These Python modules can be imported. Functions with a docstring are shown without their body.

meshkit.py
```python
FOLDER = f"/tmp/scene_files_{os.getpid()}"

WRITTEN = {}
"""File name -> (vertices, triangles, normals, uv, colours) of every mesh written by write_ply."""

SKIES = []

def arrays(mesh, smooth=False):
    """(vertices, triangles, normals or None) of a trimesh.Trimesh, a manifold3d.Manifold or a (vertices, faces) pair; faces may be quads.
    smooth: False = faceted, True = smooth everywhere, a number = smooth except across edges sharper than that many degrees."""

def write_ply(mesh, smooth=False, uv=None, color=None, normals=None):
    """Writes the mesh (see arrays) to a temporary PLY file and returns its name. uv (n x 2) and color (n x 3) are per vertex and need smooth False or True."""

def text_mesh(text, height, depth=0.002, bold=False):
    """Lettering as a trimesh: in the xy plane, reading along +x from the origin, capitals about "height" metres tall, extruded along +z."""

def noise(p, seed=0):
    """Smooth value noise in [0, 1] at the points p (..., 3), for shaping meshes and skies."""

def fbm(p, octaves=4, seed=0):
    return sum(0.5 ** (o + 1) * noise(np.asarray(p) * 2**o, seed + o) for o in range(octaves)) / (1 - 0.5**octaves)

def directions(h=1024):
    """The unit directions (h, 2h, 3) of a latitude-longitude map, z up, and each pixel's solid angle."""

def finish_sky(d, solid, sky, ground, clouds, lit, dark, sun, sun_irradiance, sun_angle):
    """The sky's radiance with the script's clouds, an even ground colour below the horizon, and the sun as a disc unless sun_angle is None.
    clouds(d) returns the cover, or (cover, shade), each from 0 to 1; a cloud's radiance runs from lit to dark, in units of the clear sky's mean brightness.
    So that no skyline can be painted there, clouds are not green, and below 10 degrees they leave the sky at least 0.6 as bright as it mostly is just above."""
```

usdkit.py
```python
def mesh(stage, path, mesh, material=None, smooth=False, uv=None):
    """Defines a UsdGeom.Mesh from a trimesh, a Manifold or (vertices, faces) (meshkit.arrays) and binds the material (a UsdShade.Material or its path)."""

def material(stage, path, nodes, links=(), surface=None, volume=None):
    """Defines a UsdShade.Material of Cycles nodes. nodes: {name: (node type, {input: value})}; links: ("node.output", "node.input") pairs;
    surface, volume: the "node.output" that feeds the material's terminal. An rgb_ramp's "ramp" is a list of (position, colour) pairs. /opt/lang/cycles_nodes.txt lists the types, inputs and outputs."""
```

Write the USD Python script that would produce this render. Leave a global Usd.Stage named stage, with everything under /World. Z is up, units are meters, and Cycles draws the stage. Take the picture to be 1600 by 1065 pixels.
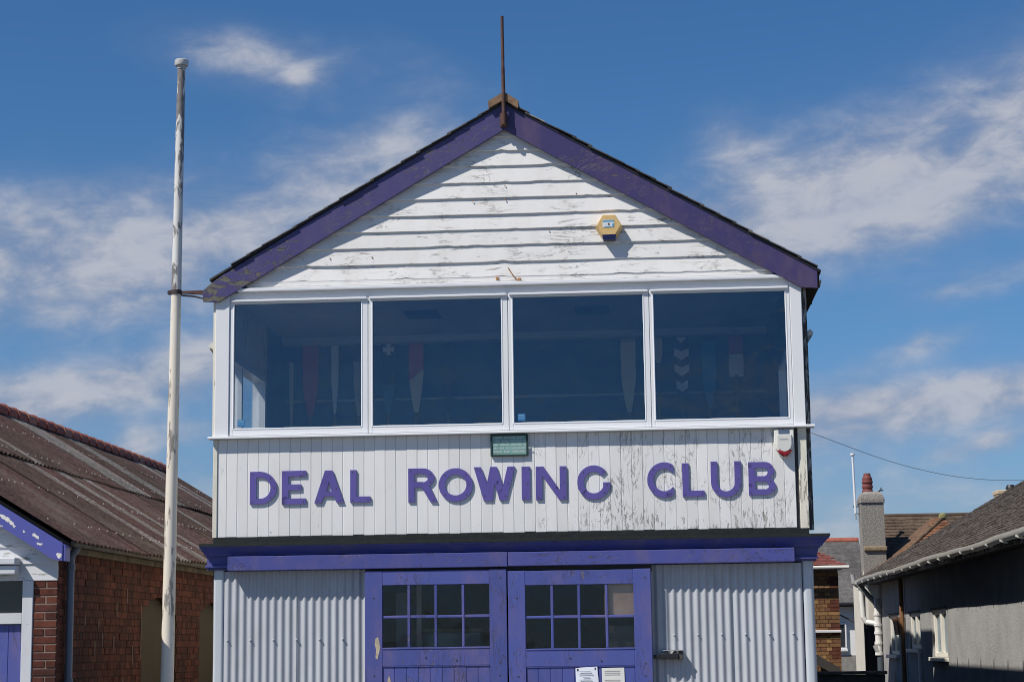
import math
import numpy as np
import trimesh
import manifold3d
from shapely.geometry import Polygon, LineString, Point, box as sbox
from shapely.ops import unary_union
from shapely import affinity
import usdkit
import meshkit
from pxr import Usd, UsdGeom, UsdLux, UsdShade, Gf, Sdf

stage = Usd.Stage.CreateInMemory()
UsdGeom.SetStageUpAxis(stage, 'Z')
UsdGeom.SetStageMetersPerUnit(stage, 1)
UsdGeom.Xform.Define(stage, '/World')
rng = np.random.default_rng(7)

# ------------------------------------------------------------------ camera
C = (1.36943, -18.9, 1.7)
RT = (0.99745013, 0.07015519, -0.01309566)
UP = (0.0239111, -0.15562376, 0.98752696)
FW = (-0.06724215, 0.98532203, 0.15690442)
cam = UsdGeom.Camera.Define(stage, '/World/camera')
cam.CreateHorizontalApertureAttr(36.0)
cam.CreateVerticalApertureAttr(36.0 * 681 / 1024)
cam.CreateFocalLengthAttr(36.0 * 2992.92 / 1600)
cam.CreateClippingRangeAttr(Gf.Vec2f(0.1, 3000))
cam.AddTransformOp().Set(Gf.Matrix4d(*RT, 0, *UP, 0, -FW[0], -FW[1], -FW[2], 0, *C, 1))
cam.CreateExposureAttr(0.30)

# ------------------------------------------------------------------ sun and sky
SUN = np.array([-0.506, -0.397, 0.766]); SUN /= np.linalg.norm(SUN)
sun = UsdLux.DistantLight.Define(stage, '/World/sun')
sun.CreateIntensityAttr(1.08)
sun.CreateAngleAttr(0.5)
sun.CreateNormalizeAttr(True)
sun.CreateColorAttr(Gf.Vec3f(1.0, 0.945, 0.875))
_x = np.cross([0, 0, 1], SUN); _x /= np.linalg.norm(_x); _y = np.cross(SUN, _x)
sun.AddTransformOp().Set(Gf.Matrix4d(*_x, 0, *_y, 0, *SUN, 0, 0, 0, 0, 1))

SKY_STRENGTH = 0.06
SKY_TINT = (0.92, 1.18, 1.40)
SKY_TINT_LOW = (0.76, 0.99, 1.36)
CLOUD_DARK = (3.5, 4.05, 5.6)
CLOUD_LIT = (6.5, 6.8, 7.7)


def sky_material():
    n = {'g': ('texture_coordinate', {}), 's': ('separate_xyz', {}),
         'sk': ('sky_texture', {'sky_type': 'single_scattering', 'sun_disc': False, 'sun_elevation': math.asin(SUN[2]),
                                'sun_rotation': math.atan2(SUN[0], SUN[1]), 'altitude': 0.0, 'air_density': 1.0, 'aerosol_density': 0.25, 'ozone_density': 3.0}),
         'hs': ('hsv', {'hue': 0.5, 'saturation': 1.22, 'value': 0.86, 'fac': 1.0}),
         'tn': ('mix', {'mix_type': 'multiply', 'fac': 1.0}), 'tt': ('mix', {'mix_type': 'mix', 'color1': SKY_TINT_LOW, 'color2': SKY_TINT}),
         'bg': ('background_shader', {'strength': SKY_STRENGTH})}
    l = [('g.generated', 's.vector'), ('sk.color', 'hs.color'), ('hs.color', 'tn.color1')]
    cnt = [0]

    def m(op, a, b=None, c=None, clamp=False):
        cnt[0] += 1
        k = f'm{cnt[0]}'
        inp = {'math_type': op}
        if clamp:
            inp['use_clamp'] = True
        for i, v in enumerate((a, b, c)):
            if v is None:
                continue
            if isinstance(v, str):
                l.append((v, f'{k}.value{i + 1}'))
            else:
                inp[f'value{i + 1}'] = float(v)
        n[k] = ('math', inp)
        return f'{k}.value'
    u = m('multiply', m('arctan2', 's.x', 's.y'), 180 / math.pi)
    v = m('multiply', m('arcsine', 's.z'), 180 / math.pi)

    def comb(a, b, c=0.0):
        cnt[0] += 1
        k = f'v{cnt[0]}'
        n[k] = ('combine_xyz', {'z': c})
        l.append((a, k + '.x')); l.append((b, k + '.y'))
        return k + '.vector'

    def noise(vec, scale, detail, rough, dist=0.0):
        cnt[0] += 1
        k = f'n{cnt[0]}'
        n[k] = ('noise_texture', {'scale': scale, 'detail': detail, 'roughness': rough, 'distortion': dist})
        l.append((vec, k + '.vector'))
        return k + '.fac'

    def sstep(x, a, b, lo=0.0, hi=1.0):
        cnt[0] += 1
        k = f'r{cnt[0]}'
        n[k] = ('map_range', {'range_type': 'smoothstep', 'from_min': a, 'from_max': b, 'to_min': lo, 'to_max': hi, 'clamp': True})
        l.append((x, k + '.value'))
        return k + '.result'

    def blob(u0, v0, ru, rv, rot, w):
        c, s = math.cos(math.radians(rot)), math.sin(math.radians(rot))
        du, dv = m('subtract', u, u0), m('subtract', v, v0)
        a = m('multiply_add', du, c / ru, m('multiply', dv, s / ru))
        b = m('multiply_add', du, -s / rv, m('multiply', dv, c / rv))
        q = m('multiply_add', a, a, m('multiply', b, b))
        return m('multiply', m('power', math.e, m('multiply', q, -1.0)), w)
    # a cloud streak rises towards the right in this sky: tilt the noise domain a little
    ut = m('multiply_add', v, 0.18, u)
    vt = m('multiply_add', u, -0.10, v)
    fine = noise(comb(m('multiply', ut, 0.34), m('multiply', vt, 0.62)), 1.0, 9, 0.56, 0.25)
    wisp = noise(comb(m('multiply', ut, 0.62), m('multiply', vt, 1.35), 9.0), 1.0, 8, 0.62, 0.6)
    soft = noise(comb(m('multiply', ut, 0.11), m('multiply', vt, 0.26), 4.0), 1.0, 5, 0.5, 0.2)
    # cloud banks: azimuth, elevation, half widths in degrees, tilt, density
    banks = [(12.0, 14.6, 7.5, 2.1, 14, 1.25), (5.0, 13.0, 4.6, 2.0, 14, 1.05), (1.5, 11.8, 3.0, 1.2, 14, 0.55), (14.5, 16.6, 4.0, 1.5, 12, 0.7), (9.0, 12.4, 6.0, 1.1, 8, 0.6), (3.0, 14.7, 1.3, 0.9, -40, 0.60),
             (-18.8, 11.6, 3.2, 1.6, -4, 1.35), (-14.4, 11.5, 2.8, 1.4, 6, 1.15), (-16.5, 10.0, 5.0, 1.0, 3, 0.75), (-15.6, 13.3, 3.6, 1.0, 8, 0.65),
             (-9.2, 13.6, 3.2, 1.9, 12, 0.90), (-7.0, 14.9, 2.6, 1.1, 20, 0.70), (-11.5, 12.3, 2.6, 0.9, 10, 0.65),
             (-11.2, 17.2, 3.0, 0.9, -8, 0.78), (-10.4, 16.85, 0.45, 0.30, 10, 0.75), (-12.6, 17.6, 2.0, 0.7, 0, 0.45), (-6.5, 17.2, 2.0, 0.7, -20, 0.35),
             (-15.2, 7.75, 6.0, 0.85, 9, 1.30), (-19.5, 7.0, 3.8, 0.8, 6, 1.0), (-12.6, 8.8, 2.4, 0.7, 14, 0.8),
             (9.4, 6.9, 6.0, 0.75, 5, 1.2), (5.2, 6.6, 3.4, 0.9, 3, 0.95), (13.5, 7.3, 4.0, 0.8, 4, 1.0),
             (10.2, 10.3, 2.8, 0.55, 13, 0.65), (8.4, 8.5, 2.2, 0.45, 14, 0.60), (8.3, 8.7, 0.5, 0.25, 50, 0.35),
             (10.25, 5.65, 0.85, 0.32, 12, 0.95), (8.9, 5.35, 0.6, 0.25, 12, 0.45),
             (-15.1, 5.95, 0.80, 0.50, 8, 0.95), (-13.6, 6.4, 1.2, 0.35, 5, 0.6)]
    cov = None
    for b in banks:
        t = blob(*b)
        cov = t if cov is None else m('add', cov, t)
    l += [(sstep(v, 2.0, 13.0), 'tt.fac'), ('tt.color', 'tn.color2')]
    low = sstep(v, 9.5, 1.5, 0.0, 1.15)                     # broken haze cloud towards the horizon
    everywhere = m('multiply', sstep(soft, 0.50, 0.78), sstep(m('absolute', u), 24.0, 50.0, 0.0, 0.75))
    cov = m('add', m('add', cov, m('multiply', low, sstep(soft, 0.30, 0.66, 0.60, 1.0))), everywhere)
    body = m('multiply', cov, m('multiply', sstep(fine, 0.22, 0.78, 0.50, 1.18), sstep(wisp, 0.25, 0.75, 0.84, 1.14)))
    dens = m('multiply', sstep(body, -0.08, 1.55, 0.0, 0.97), sstep(wisp, 0.2, 0.8, 0.86, 1.0))
    lit = sstep(m('add', m('multiply', fine, 0.75), m('add', m('multiply', wisp, 0.38), m('multiply', body, 0.22))), 0.50, 1.02)
    n['cc'] = ('mix', {'mix_type': 'mix', 'color1': CLOUD_DARK, 'color2': CLOUD_LIT})
    l.append((lit, 'cc.fac'))
    n['mx'] = ('mix', {'mix_type': 'mix'})
    l += [(dens, 'mx.fac'), ('tn.color', 'mx.color1'), ('cc.color', 'mx.color2'), ('mx.color', 'bg.color')]
    return usdkit.material(stage, '/World/Looks/sky', n, l, surface='bg.background')


sky = UsdLux.DomeLight.Define(stage, '/World/sky')
UsdShade.MaterialBindingAPI.Apply(sky.GetPrim()).Bind(sky_material())
sky.GetPrim().SetCustomDataByKey('kind', 'structure')

# ------------------------------------------------------------------ helpers: prims
_used, ORIGIN = {}, {}


def numbered(parent, name):
    k = (parent, name)
    i = _used.get(k, 0)
    _used[k] = i + 1
    return f'{parent}/{name}' if i == 0 else f'{parent}/{name}_{i:03d}'


def thing(name, label, cat, loc=(0, 0, 0), group=None):
    path = numbered('/World', name)
    x = UsdGeom.Xform.Define(stage, path)
    x.AddTranslateOp().Set(Gf.Vec3d(*map(float, loc)))
    p = x.GetPrim()
    p.SetCustomDataByKey('label', label); p.SetCustomDataByKey('category', cat)
    if group:
        p.SetCustomDataByKey('group', group)
    ORIGIN[path] = np.array(loc, float)
    return path


def tm(m):
    if isinstance(m, trimesh.Trimesh):
        return m
    if hasattr(m, 'to_mesh'):
        q = m.to_mesh()
        return trimesh.Trimesh(q.vert_properties[:, :3], q.tri_verts, process=False)
    v, f = np.asarray(m[0], float), np.asarray(m[1], int)
    if f.shape[1] == 4:
        f = np.vstack([f[:, [0, 1, 2]], f[:, [0, 2, 3]]])
    return trimesh.Trimesh(v, f, process=False)


def part(name, mesh, material, parent, smooth=False, label=None, kind=None):
    """A part (or sub-part) given in world coordinates."""
    if isinstance(mesh, list):
        mesh = trimesh.util.concatenate([tm(x) for x in mesh])
    mesh = tm(mesh).copy()
    o = ORIGIN[parent]
    path = numbered(parent, name)
    mesh.vertices = mesh.vertices - o
    prim = usdkit.mesh(stage, path, mesh, material, smooth).GetPrim()
    ORIGIN[path] = o
    if label:
        prim.SetCustomDataByKey('label', label)
    if kind:
        prim.SetCustomDataByKey('kind', kind)
    return path


def single(name, mesh, material, label, cat, group=None, smooth=False):
    path = numbered('/World', name)
    if isinstance(mesh, list):
        mesh = trimesh.util.concatenate([tm(x) for x in mesh])
    p = usdkit.mesh(stage, path, tm(mesh), material, smooth).GetPrim()
    p.SetCustomDataByKey('label', label); p.SetCustomDataByKey('category', cat)
    if group:
        p.SetCustomDataByKey('group', group)
    return path


def structure(name, mesh, material, smooth=False):
    path = numbered('/World', name)
    p = usdkit.mesh(stage, path, tm(mesh), material, smooth).GetPrim()
    p.SetCustomDataByKey('kind', 'structure')
    return path


# ------------------------------------------------------------------ helpers: shapes
def cb(x0, x1, y0, y1, z0, z1, c=0.003):
    """Box with chamfered edges."""
    c = min(c, (x1 - x0) / 2.2, (y1 - y0) / 2.2, (z1 - z0) / 2.2)
    p = []
    for x, sx in ((x0, 1), (x1, -1)):
        for y, sy in ((y0, 1), (y1, -1)):
            for z, sz in ((z0, 1), (z1, -1)):
                p += [(x + sx * c, y + sy * c, z), (x + sx * c, y, z + sz * c), (x, y + sy * c, z + sz * c)]
    return tm(manifold3d.Manifold.hull_points(np.array(p)))


def bx(x0, x1, y0, y1, z0, z1):
    b = trimesh.creation.box((x1 - x0, y1 - y0, z1 - z0))
    b.apply_translation(((x0 + x1) / 2, (y0 + y1) / 2, (z0 + z1) / 2))
    return b


def slab(poly, y0, y1):
    """A polygon drawn in (x, z), as a slab from y0 (front) to y1."""
    out = []
    for g in getattr(poly, 'geoms', [poly]):
        if g.is_empty or g.area < 1e-8:
            continue
        m = trimesh.creation.extrude_polygon(g, y1 - y0, engine='earcut')
        v = m.vertices
        m.vertices = np.stack([v[:, 0], y1 - v[:, 2], v[:, 1]], 1)
        out.append(m)
    return trimesh.util.concatenate(out)


def slab_x(poly, x0, x1):
    """A polygon drawn in (y, z), as a slab from x0 to x1."""
    m = trimesh.creation.extrude_polygon(poly, x1 - x0, engine='earcut')
    v = m.vertices
    m.vertices = np.stack([x0 + v[:, 2], v[:, 0], v[:, 1]], 1)
    return m


def tube(pts, r, n=12, joints=True):
    pts = [np.array(p, float) for p in pts]
    out = [trimesh.creation.cylinder(r, segment=(a, b), sections=n) for a, b in zip(pts[:-1], pts[1:])]
    if joints:
        for p in pts[1:-1]:
            s = trimesh.creation.icosphere(1, r); s.apply_translation(p); out.append(s)
    return trimesh.util.concatenate(out)


def lathe(profile, at, n=24):
    m = trimesh.creation.revolve(np.array(profile, float), sections=n)
    m.apply_translation(at)
    return m


def hull(pts):
    return tm(manifold3d.Manifold.hull_points(np.array(pts, float)))


def grid(P):
    """Quad grid from an array of points (n, m, 3)."""
    n, m = P.shape[:2]
    i = np.arange(n * m).reshape(n, m)
    f = np.stack([i[:-1, :-1], i[1:, :-1], i[1:, 1:], i[:-1, 1:]], -1).reshape(-1, 4)
    return tm((P.reshape(-1, 3), f))


# ------------------------------------------------------------------ materials
def M(name, nodes, links, surface='p.BSDF'):
    return usdkit.material(stage, '/World/Looks/' + name, nodes, links, surface=surface)


def plain(name, col, rough=0.6, var=0.12, scale=3.0, bump=0.0, bscale=60.0, spec=0.4, metallic=0.0, objvar=0.0):
    """A plain surface whose tone wanders a little."""
    n = {'g': ('geometry', {}), 'n1': ('noise_texture', {'scale': scale, 'detail': 6, 'roughness': 0.6}),
         'r': ('map_range', {'from_min': 0.25, 'from_max': 0.75, 'to_min': 1 - var, 'to_max': 1 + var}),
         'hs': ('hsv', {'color': col}),
         'p': ('principled_bsdf', {'roughness': rough, 'specular_ior_level': spec, 'metallic': metallic})}
    l = [('g.position', 'n1.vector'), ('n1.fac', 'r.value'), ('hs.color', 'p.base_color')]
    if objvar:
        n['oi'] = ('object_info', {})
        n['r2'] = ('map_range', {'from_min': 0, 'from_max': 1, 'to_min': 1 - objvar, 'to_max': 1 + objvar})
        n['mm'] = ('math', {'math_type': 'multiply'})
        l += [('oi.random', 'r2.value'), ('r.result', 'mm.value1'), ('r2.result', 'mm.value2'), ('mm.value', 'hs.value')]
    else:
        l += [('r.result', 'hs.value')]
    if bump:
        n['n2'] = ('noise_texture', {'scale': bscale, 'detail': 5, 'roughness': 0.6})
        n['b'] = ('bump', {'distance': bump, 'strength': 1.0})
        l += [('g.position', 'n2.vector'), ('n2.fac', 'b.height'), ('b.normal', 'p.normal')]
    return M(name, n, l)


def peel(name, paint, wood, stretch, amount, fine=1.0, rough=0.5, dirt=(0.25, 0.22, 0.18), dirt_amt=0.25, bare_x=None, bare_z=None, objvar=0.03, big=0.9, bump=0.0012, patch=0.55, cracks=0.0, crack_scale=0.45, crack_x=None):
    """Old flaking paint: a noise stretched along the grain breaks the paint; a large noise decides where it is bad.
    amount: threshold shift. bare_x, bare_z: (from, to, gain) extra wear along an axis."""
    n = {'g': ('geometry', {}), 'mp': ('mapping', {'scale': stretch}), 'n1': ('noise_texture', {'scale': 1.0 * fine, 'detail': 9, 'roughness': 0.68, 'distortion': 0.4}),
         'n2': ('noise_texture', {'scale': big, 'detail': 3, 'roughness': 0.5}),
         'n3': ('noise_texture', {'scale': 2.6, 'detail': 7, 'roughness': 0.65}), 'mpd': ('mapping', {'scale': (1.6, 1.6, 0.7)}),
         'n4': ('noise_texture', {'scale': 0.7, 'detail': 8, 'roughness': 0.7}),
         'pw': ('math', {'math_type': 'multiply_add', 'value2': patch, 'value3': amount - patch * 0.5}),
         'ad': ('math', {'math_type': 'add'}),
         'fl': ('map_range', {'range_type': 'smoothstep', 'from_min': 0.605, 'from_max': 0.635, 'to_min': 0, 'to_max': 1, 'clamp': True}),
         'ed': ('map_range', {'range_type': 'smoothstep', 'from_min': 0.58, 'from_max': 0.61, 'to_min': 0, 'to_max': 1, 'clamp': True}),  # dark rim round each flake: shadow of the curled paint put into the colour
         'dr': ('map_range', {'range_type': 'smoothstep', 'from_min': 0.42, 'from_max': 0.80, 'to_min': 0, 'to_max': dirt_amt, 'clamp': True}),
         'wv': ('map_range', {'from_min': 0.3, 'from_max': 0.7, 'to_min': 0.55, 'to_max': 1.35}), 'wn': ('noise_texture', {'scale': 4.0, 'detail': 6, 'roughness': 0.7}),
         'wh': ('hsv', {'color': wood}), 'oi': ('object_info', {}), 'ov': ('map_range', {'from_min': 0, 'from_max': 1, 'to_min': 1 - objvar, 'to_max': 1 + objvar}),
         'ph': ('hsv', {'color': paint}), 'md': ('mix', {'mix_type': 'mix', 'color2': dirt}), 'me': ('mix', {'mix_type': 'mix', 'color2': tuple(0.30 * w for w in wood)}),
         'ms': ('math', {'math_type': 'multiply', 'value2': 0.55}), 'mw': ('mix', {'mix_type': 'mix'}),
         'inv': ('math', {'math_type': 'subtract', 'value1': 1.0}), 'hh': ('math', {'math_type': 'multiply_add', 'value2': 0.25}),
         'b': ('bump', {'distance': bump, 'strength': 1.0}),
         'rr': ('map_range', {'from_min': 0, 'from_max': 1, 'to_min': rough, 'to_max': 0.9}),
         'p': ('principled_bsdf', {'specular_ior_level': 0.35})}
    l = [('g.position', 'mp.vector'), ('mp.vector', 'n1.vector'), ('g.position', 'n2.vector'), ('g.position', 'mpd.vector'), ('mpd.vector', 'n3.vector'), ('mp.vector', 'wn.vector'), ('mp.vector', 'n4.vector'),
         ('n2.fac', 'pw.value1'), ('n1.fac', 'ad.value1'), ('pw.value', 'ad.value2')]
    total = 'ad.value'
    for ax, spec in (('x', bare_x), ('z', bare_z)):
        if spec:
            n['sx' + ax] = ('separate_xyz', {})
            n['rx' + ax] = ('map_range', {'range_type': 'smoothstep', 'from_min': spec[0], 'from_max': spec[1], 'to_min': 0, 'to_max': spec[2], 'clamp': True})
            n['ax' + ax] = ('math', {'math_type': 'add'})
            l += [('g.position', f'sx{ax}.vector'), (f'sx{ax}.{ax}', f'rx{ax}.value'), (total, f'ax{ax}.value1'), (f'rx{ax}.result', f'ax{ax}.value2')]
            total = f'ax{ax}.value'
    if cracks:
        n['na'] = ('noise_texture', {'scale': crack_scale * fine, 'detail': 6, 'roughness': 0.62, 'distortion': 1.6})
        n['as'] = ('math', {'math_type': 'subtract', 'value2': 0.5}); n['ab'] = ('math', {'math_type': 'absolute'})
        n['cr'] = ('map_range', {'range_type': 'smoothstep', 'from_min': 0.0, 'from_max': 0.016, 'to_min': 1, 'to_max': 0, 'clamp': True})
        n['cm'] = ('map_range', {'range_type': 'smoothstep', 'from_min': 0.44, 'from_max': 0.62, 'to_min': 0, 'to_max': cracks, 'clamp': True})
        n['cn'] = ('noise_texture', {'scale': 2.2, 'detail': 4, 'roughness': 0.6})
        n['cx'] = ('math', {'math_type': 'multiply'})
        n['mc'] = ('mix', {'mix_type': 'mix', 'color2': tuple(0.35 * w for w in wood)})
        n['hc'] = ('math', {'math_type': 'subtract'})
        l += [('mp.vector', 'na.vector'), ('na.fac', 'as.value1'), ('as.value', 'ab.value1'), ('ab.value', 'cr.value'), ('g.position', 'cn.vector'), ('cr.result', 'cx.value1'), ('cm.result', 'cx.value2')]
        if crack_x:
            n['sc'] = ('separate_xyz', {}); n['rc'] = ('map_range', {'range_type': 'smoothstep', 'from_min': crack_x[0], 'from_max': crack_x[1], 'to_min': crack_x[2], 'to_max': crack_x[3], 'clamp': True}); n['ac'] = ('math', {'math_type': 'add'})
            l += [('g.position', 'sc.vector'), ('sc.x', 'rc.value'), ('cn.fac', 'ac.value1'), ('rc.result', 'ac.value2'), ('ac.value', 'cm.value')]
        else:
            l += [('cn.fac', 'cm.value')]
    l += [(total, 'fl.value'), (total, 'ed.value'), ('n3.fac', 'dr.value'), ('wn.fac', 'wv.value'), ('wv.result', 'wh.value'),
          ('oi.random', 'ov.value'), ('ov.result', 'ph.value'), ('ph.color', 'md.color1'), ('dr.result', 'md.fac'),
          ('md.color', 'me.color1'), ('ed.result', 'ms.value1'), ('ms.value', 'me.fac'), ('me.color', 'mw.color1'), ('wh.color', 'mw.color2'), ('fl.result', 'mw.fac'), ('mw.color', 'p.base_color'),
          ('fl.result', 'inv.value2'), ('n4.fac', 'hh.value1'), ('inv.value', 'hh.value3'), ('hh.value', 'b.height'), ('b.normal', 'p.normal'), ('fl.result', 'rr.value'), ('rr.result', 'p.roughness')]
    if cracks:
        l = [q for q in l if q not in (('mw.color', 'p.base_color'), ('hh.value', 'b.height'))]
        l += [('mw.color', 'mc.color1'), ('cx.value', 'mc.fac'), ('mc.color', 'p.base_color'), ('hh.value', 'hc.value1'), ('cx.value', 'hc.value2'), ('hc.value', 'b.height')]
    return M(name, n, l)


WHITE = (0.71, 0.70, 0.675)
WOOD = (0.36, 0.33, 0.28)
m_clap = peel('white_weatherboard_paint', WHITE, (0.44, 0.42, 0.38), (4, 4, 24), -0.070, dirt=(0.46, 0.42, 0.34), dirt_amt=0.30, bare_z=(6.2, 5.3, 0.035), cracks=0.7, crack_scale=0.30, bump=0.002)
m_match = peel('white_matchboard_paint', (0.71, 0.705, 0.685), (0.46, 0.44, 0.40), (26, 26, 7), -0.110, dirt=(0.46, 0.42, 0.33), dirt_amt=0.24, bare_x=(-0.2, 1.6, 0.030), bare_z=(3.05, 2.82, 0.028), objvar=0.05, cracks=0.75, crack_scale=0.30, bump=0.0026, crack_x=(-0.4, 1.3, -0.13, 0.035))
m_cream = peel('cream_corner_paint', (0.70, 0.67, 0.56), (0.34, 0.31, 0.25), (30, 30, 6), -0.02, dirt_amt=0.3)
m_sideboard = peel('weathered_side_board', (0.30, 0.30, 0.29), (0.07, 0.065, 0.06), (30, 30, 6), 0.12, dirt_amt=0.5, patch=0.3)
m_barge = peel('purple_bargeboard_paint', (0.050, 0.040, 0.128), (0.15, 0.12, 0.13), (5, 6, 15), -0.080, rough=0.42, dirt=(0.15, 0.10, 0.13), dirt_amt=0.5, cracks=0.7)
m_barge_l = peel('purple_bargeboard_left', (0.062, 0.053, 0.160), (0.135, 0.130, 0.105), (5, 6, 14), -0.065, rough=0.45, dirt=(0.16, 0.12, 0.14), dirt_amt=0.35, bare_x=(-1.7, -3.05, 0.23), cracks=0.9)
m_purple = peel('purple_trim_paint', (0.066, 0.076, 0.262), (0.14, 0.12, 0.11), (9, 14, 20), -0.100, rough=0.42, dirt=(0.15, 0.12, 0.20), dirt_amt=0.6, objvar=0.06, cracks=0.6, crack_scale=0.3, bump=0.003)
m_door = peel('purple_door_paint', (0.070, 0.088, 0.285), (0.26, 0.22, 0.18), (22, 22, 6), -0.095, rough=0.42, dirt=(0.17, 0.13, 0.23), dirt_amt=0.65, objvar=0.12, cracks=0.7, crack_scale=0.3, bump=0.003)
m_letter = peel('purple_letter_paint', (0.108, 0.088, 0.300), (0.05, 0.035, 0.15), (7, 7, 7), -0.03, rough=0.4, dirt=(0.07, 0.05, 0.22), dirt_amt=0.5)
m_upvc = plain('white_window_plastic', (0.71, 0.715, 0.72), rough=0.32, var=0.03, scale=1.5)
m_upvc2 = plain('white_window_bead', (0.78, 0.78, 0.78), rough=0.28, var=0.02)
m_gap = plain('dark_joint', (0.06, 0.06, 0.065), rough=0.9, var=0.2)
m_lead = plain('lead_flashing', (0.008, 0.011, 0.010), rough=0.7, var=0.5, scale=9, bump=0.004, bscale=25)
m_slate = plain('roof_slate', (0.07, 0.065, 0.065), rough=0.7, var=0.4, scale=6, bump=0.003, objvar=0.4)
m_slate_light = plain('lichened_slate', (0.22, 0.20, 0.18), rough=0.8, var=0.4, scale=9, objvar=0.4)
m_ridge = plain('ridge_terracotta', (0.20, 0.125, 0.075), rough=0.85, var=0.55, scale=11, bump=0.004, bscale=40)
m_rust = plain('rusty_iron', (0.085, 0.042, 0.032), rough=0.8, var=0.45, scale=14, bump=0.001)
m_rust_bright = plain('orange_rust', (0.38, 0.20, 0.08), rough=0.9, var=0.4, scale=30)
m_darkwood = plain('dark_soffit_wood', (0.05, 0.045, 0.04), rough=0.9, var=0.3)
m_black = plain('black_iron', (0.015, 0.015, 0.017), rough=0.5, var=0.2)
m_galv = plain('galvanised_steel', (0.33, 0.33, 0.33), rough=0.5, var=0.15, metallic=0.3)
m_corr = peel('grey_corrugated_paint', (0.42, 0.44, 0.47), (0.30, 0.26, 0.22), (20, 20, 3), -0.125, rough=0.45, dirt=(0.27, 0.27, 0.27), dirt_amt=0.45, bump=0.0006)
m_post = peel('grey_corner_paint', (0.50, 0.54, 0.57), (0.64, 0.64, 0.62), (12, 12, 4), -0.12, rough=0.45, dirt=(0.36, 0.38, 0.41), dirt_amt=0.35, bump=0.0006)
m_interior_wall = plain('club_room_wall', (0.095, 0.135, 0.20), rough=0.8, var=0.12)
m_interior_ceiling = plain('club_room_ceiling', (0.42, 0.44, 0.47), rough=0.9, var=0.08)
m_interior_floor = plain('club_room_floor', (0.48, 0.40, 0.30), rough=0.6, var=0.2)
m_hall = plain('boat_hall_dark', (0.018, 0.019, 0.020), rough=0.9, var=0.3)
m_ply = plain('plywood', (0.64, 0.43, 0.32), rough=0.7, var=0.25, scale=5)
m_teal = plain('teal_box', (0.10, 0.15, 0.15), rough=0.5, var=0.15)
m_ground = plain('concrete_ground', (0.17, 0.165, 0.15), rough=0.95, var=0.2, scale=0.8, bump=0.01, bscale=30)


def glass(name, gain, tint=(0.93, 0.95, 0.96), rough=0.0, refl=(1, 1, 1), wave=0.0):
    n = {'f': ('fresnel', {'IOR': 1.52}), 'k': ('math', {'math_type': 'multiply', 'value2': gain, 'use_clamp': True}), 't': ('transparent_bsdf', {'color': tint}),
         'gl': ('glossy_bsdf', {'color': refl, 'roughness': rough}), 'mx': ('mix_closure', {})}
    l = [('f.fac', 'k.value1'), ('k.value', 'mx.fac'), ('t.BSDF', 'mx.closure1'), ('gl.BSDF', 'mx.closure2')]
    if wave:
        n.update({'g': ('geometry', {}), 'nz': ('noise_texture', {'scale': 1.6, 'detail': 3}), 'b': ('bump', {'distance': wave, 'strength': 1.0})})
        l += [('g.position', 'nz.vector'), ('nz.fac', 'b.height'), ('b.normal', 'gl.normal')]
    return M(name, n, l, surface='mx.closure')


m_glass = glass('window_glass', 1.65, refl=(0.60, 0.80, 1.0), wave=0.012)
m_glass_side = glass('side_window_glass', 0.35)
m_glass_old = glass('door_pane_glass', 0.7, rough=0.01, refl=(0.75, 0.88, 1.0), wave=0.01)
m_glass_dark = plain('dark_far_glass', (0.03, 0.035, 0.04), rough=0.1, var=0.1, spec=0.5)

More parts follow.
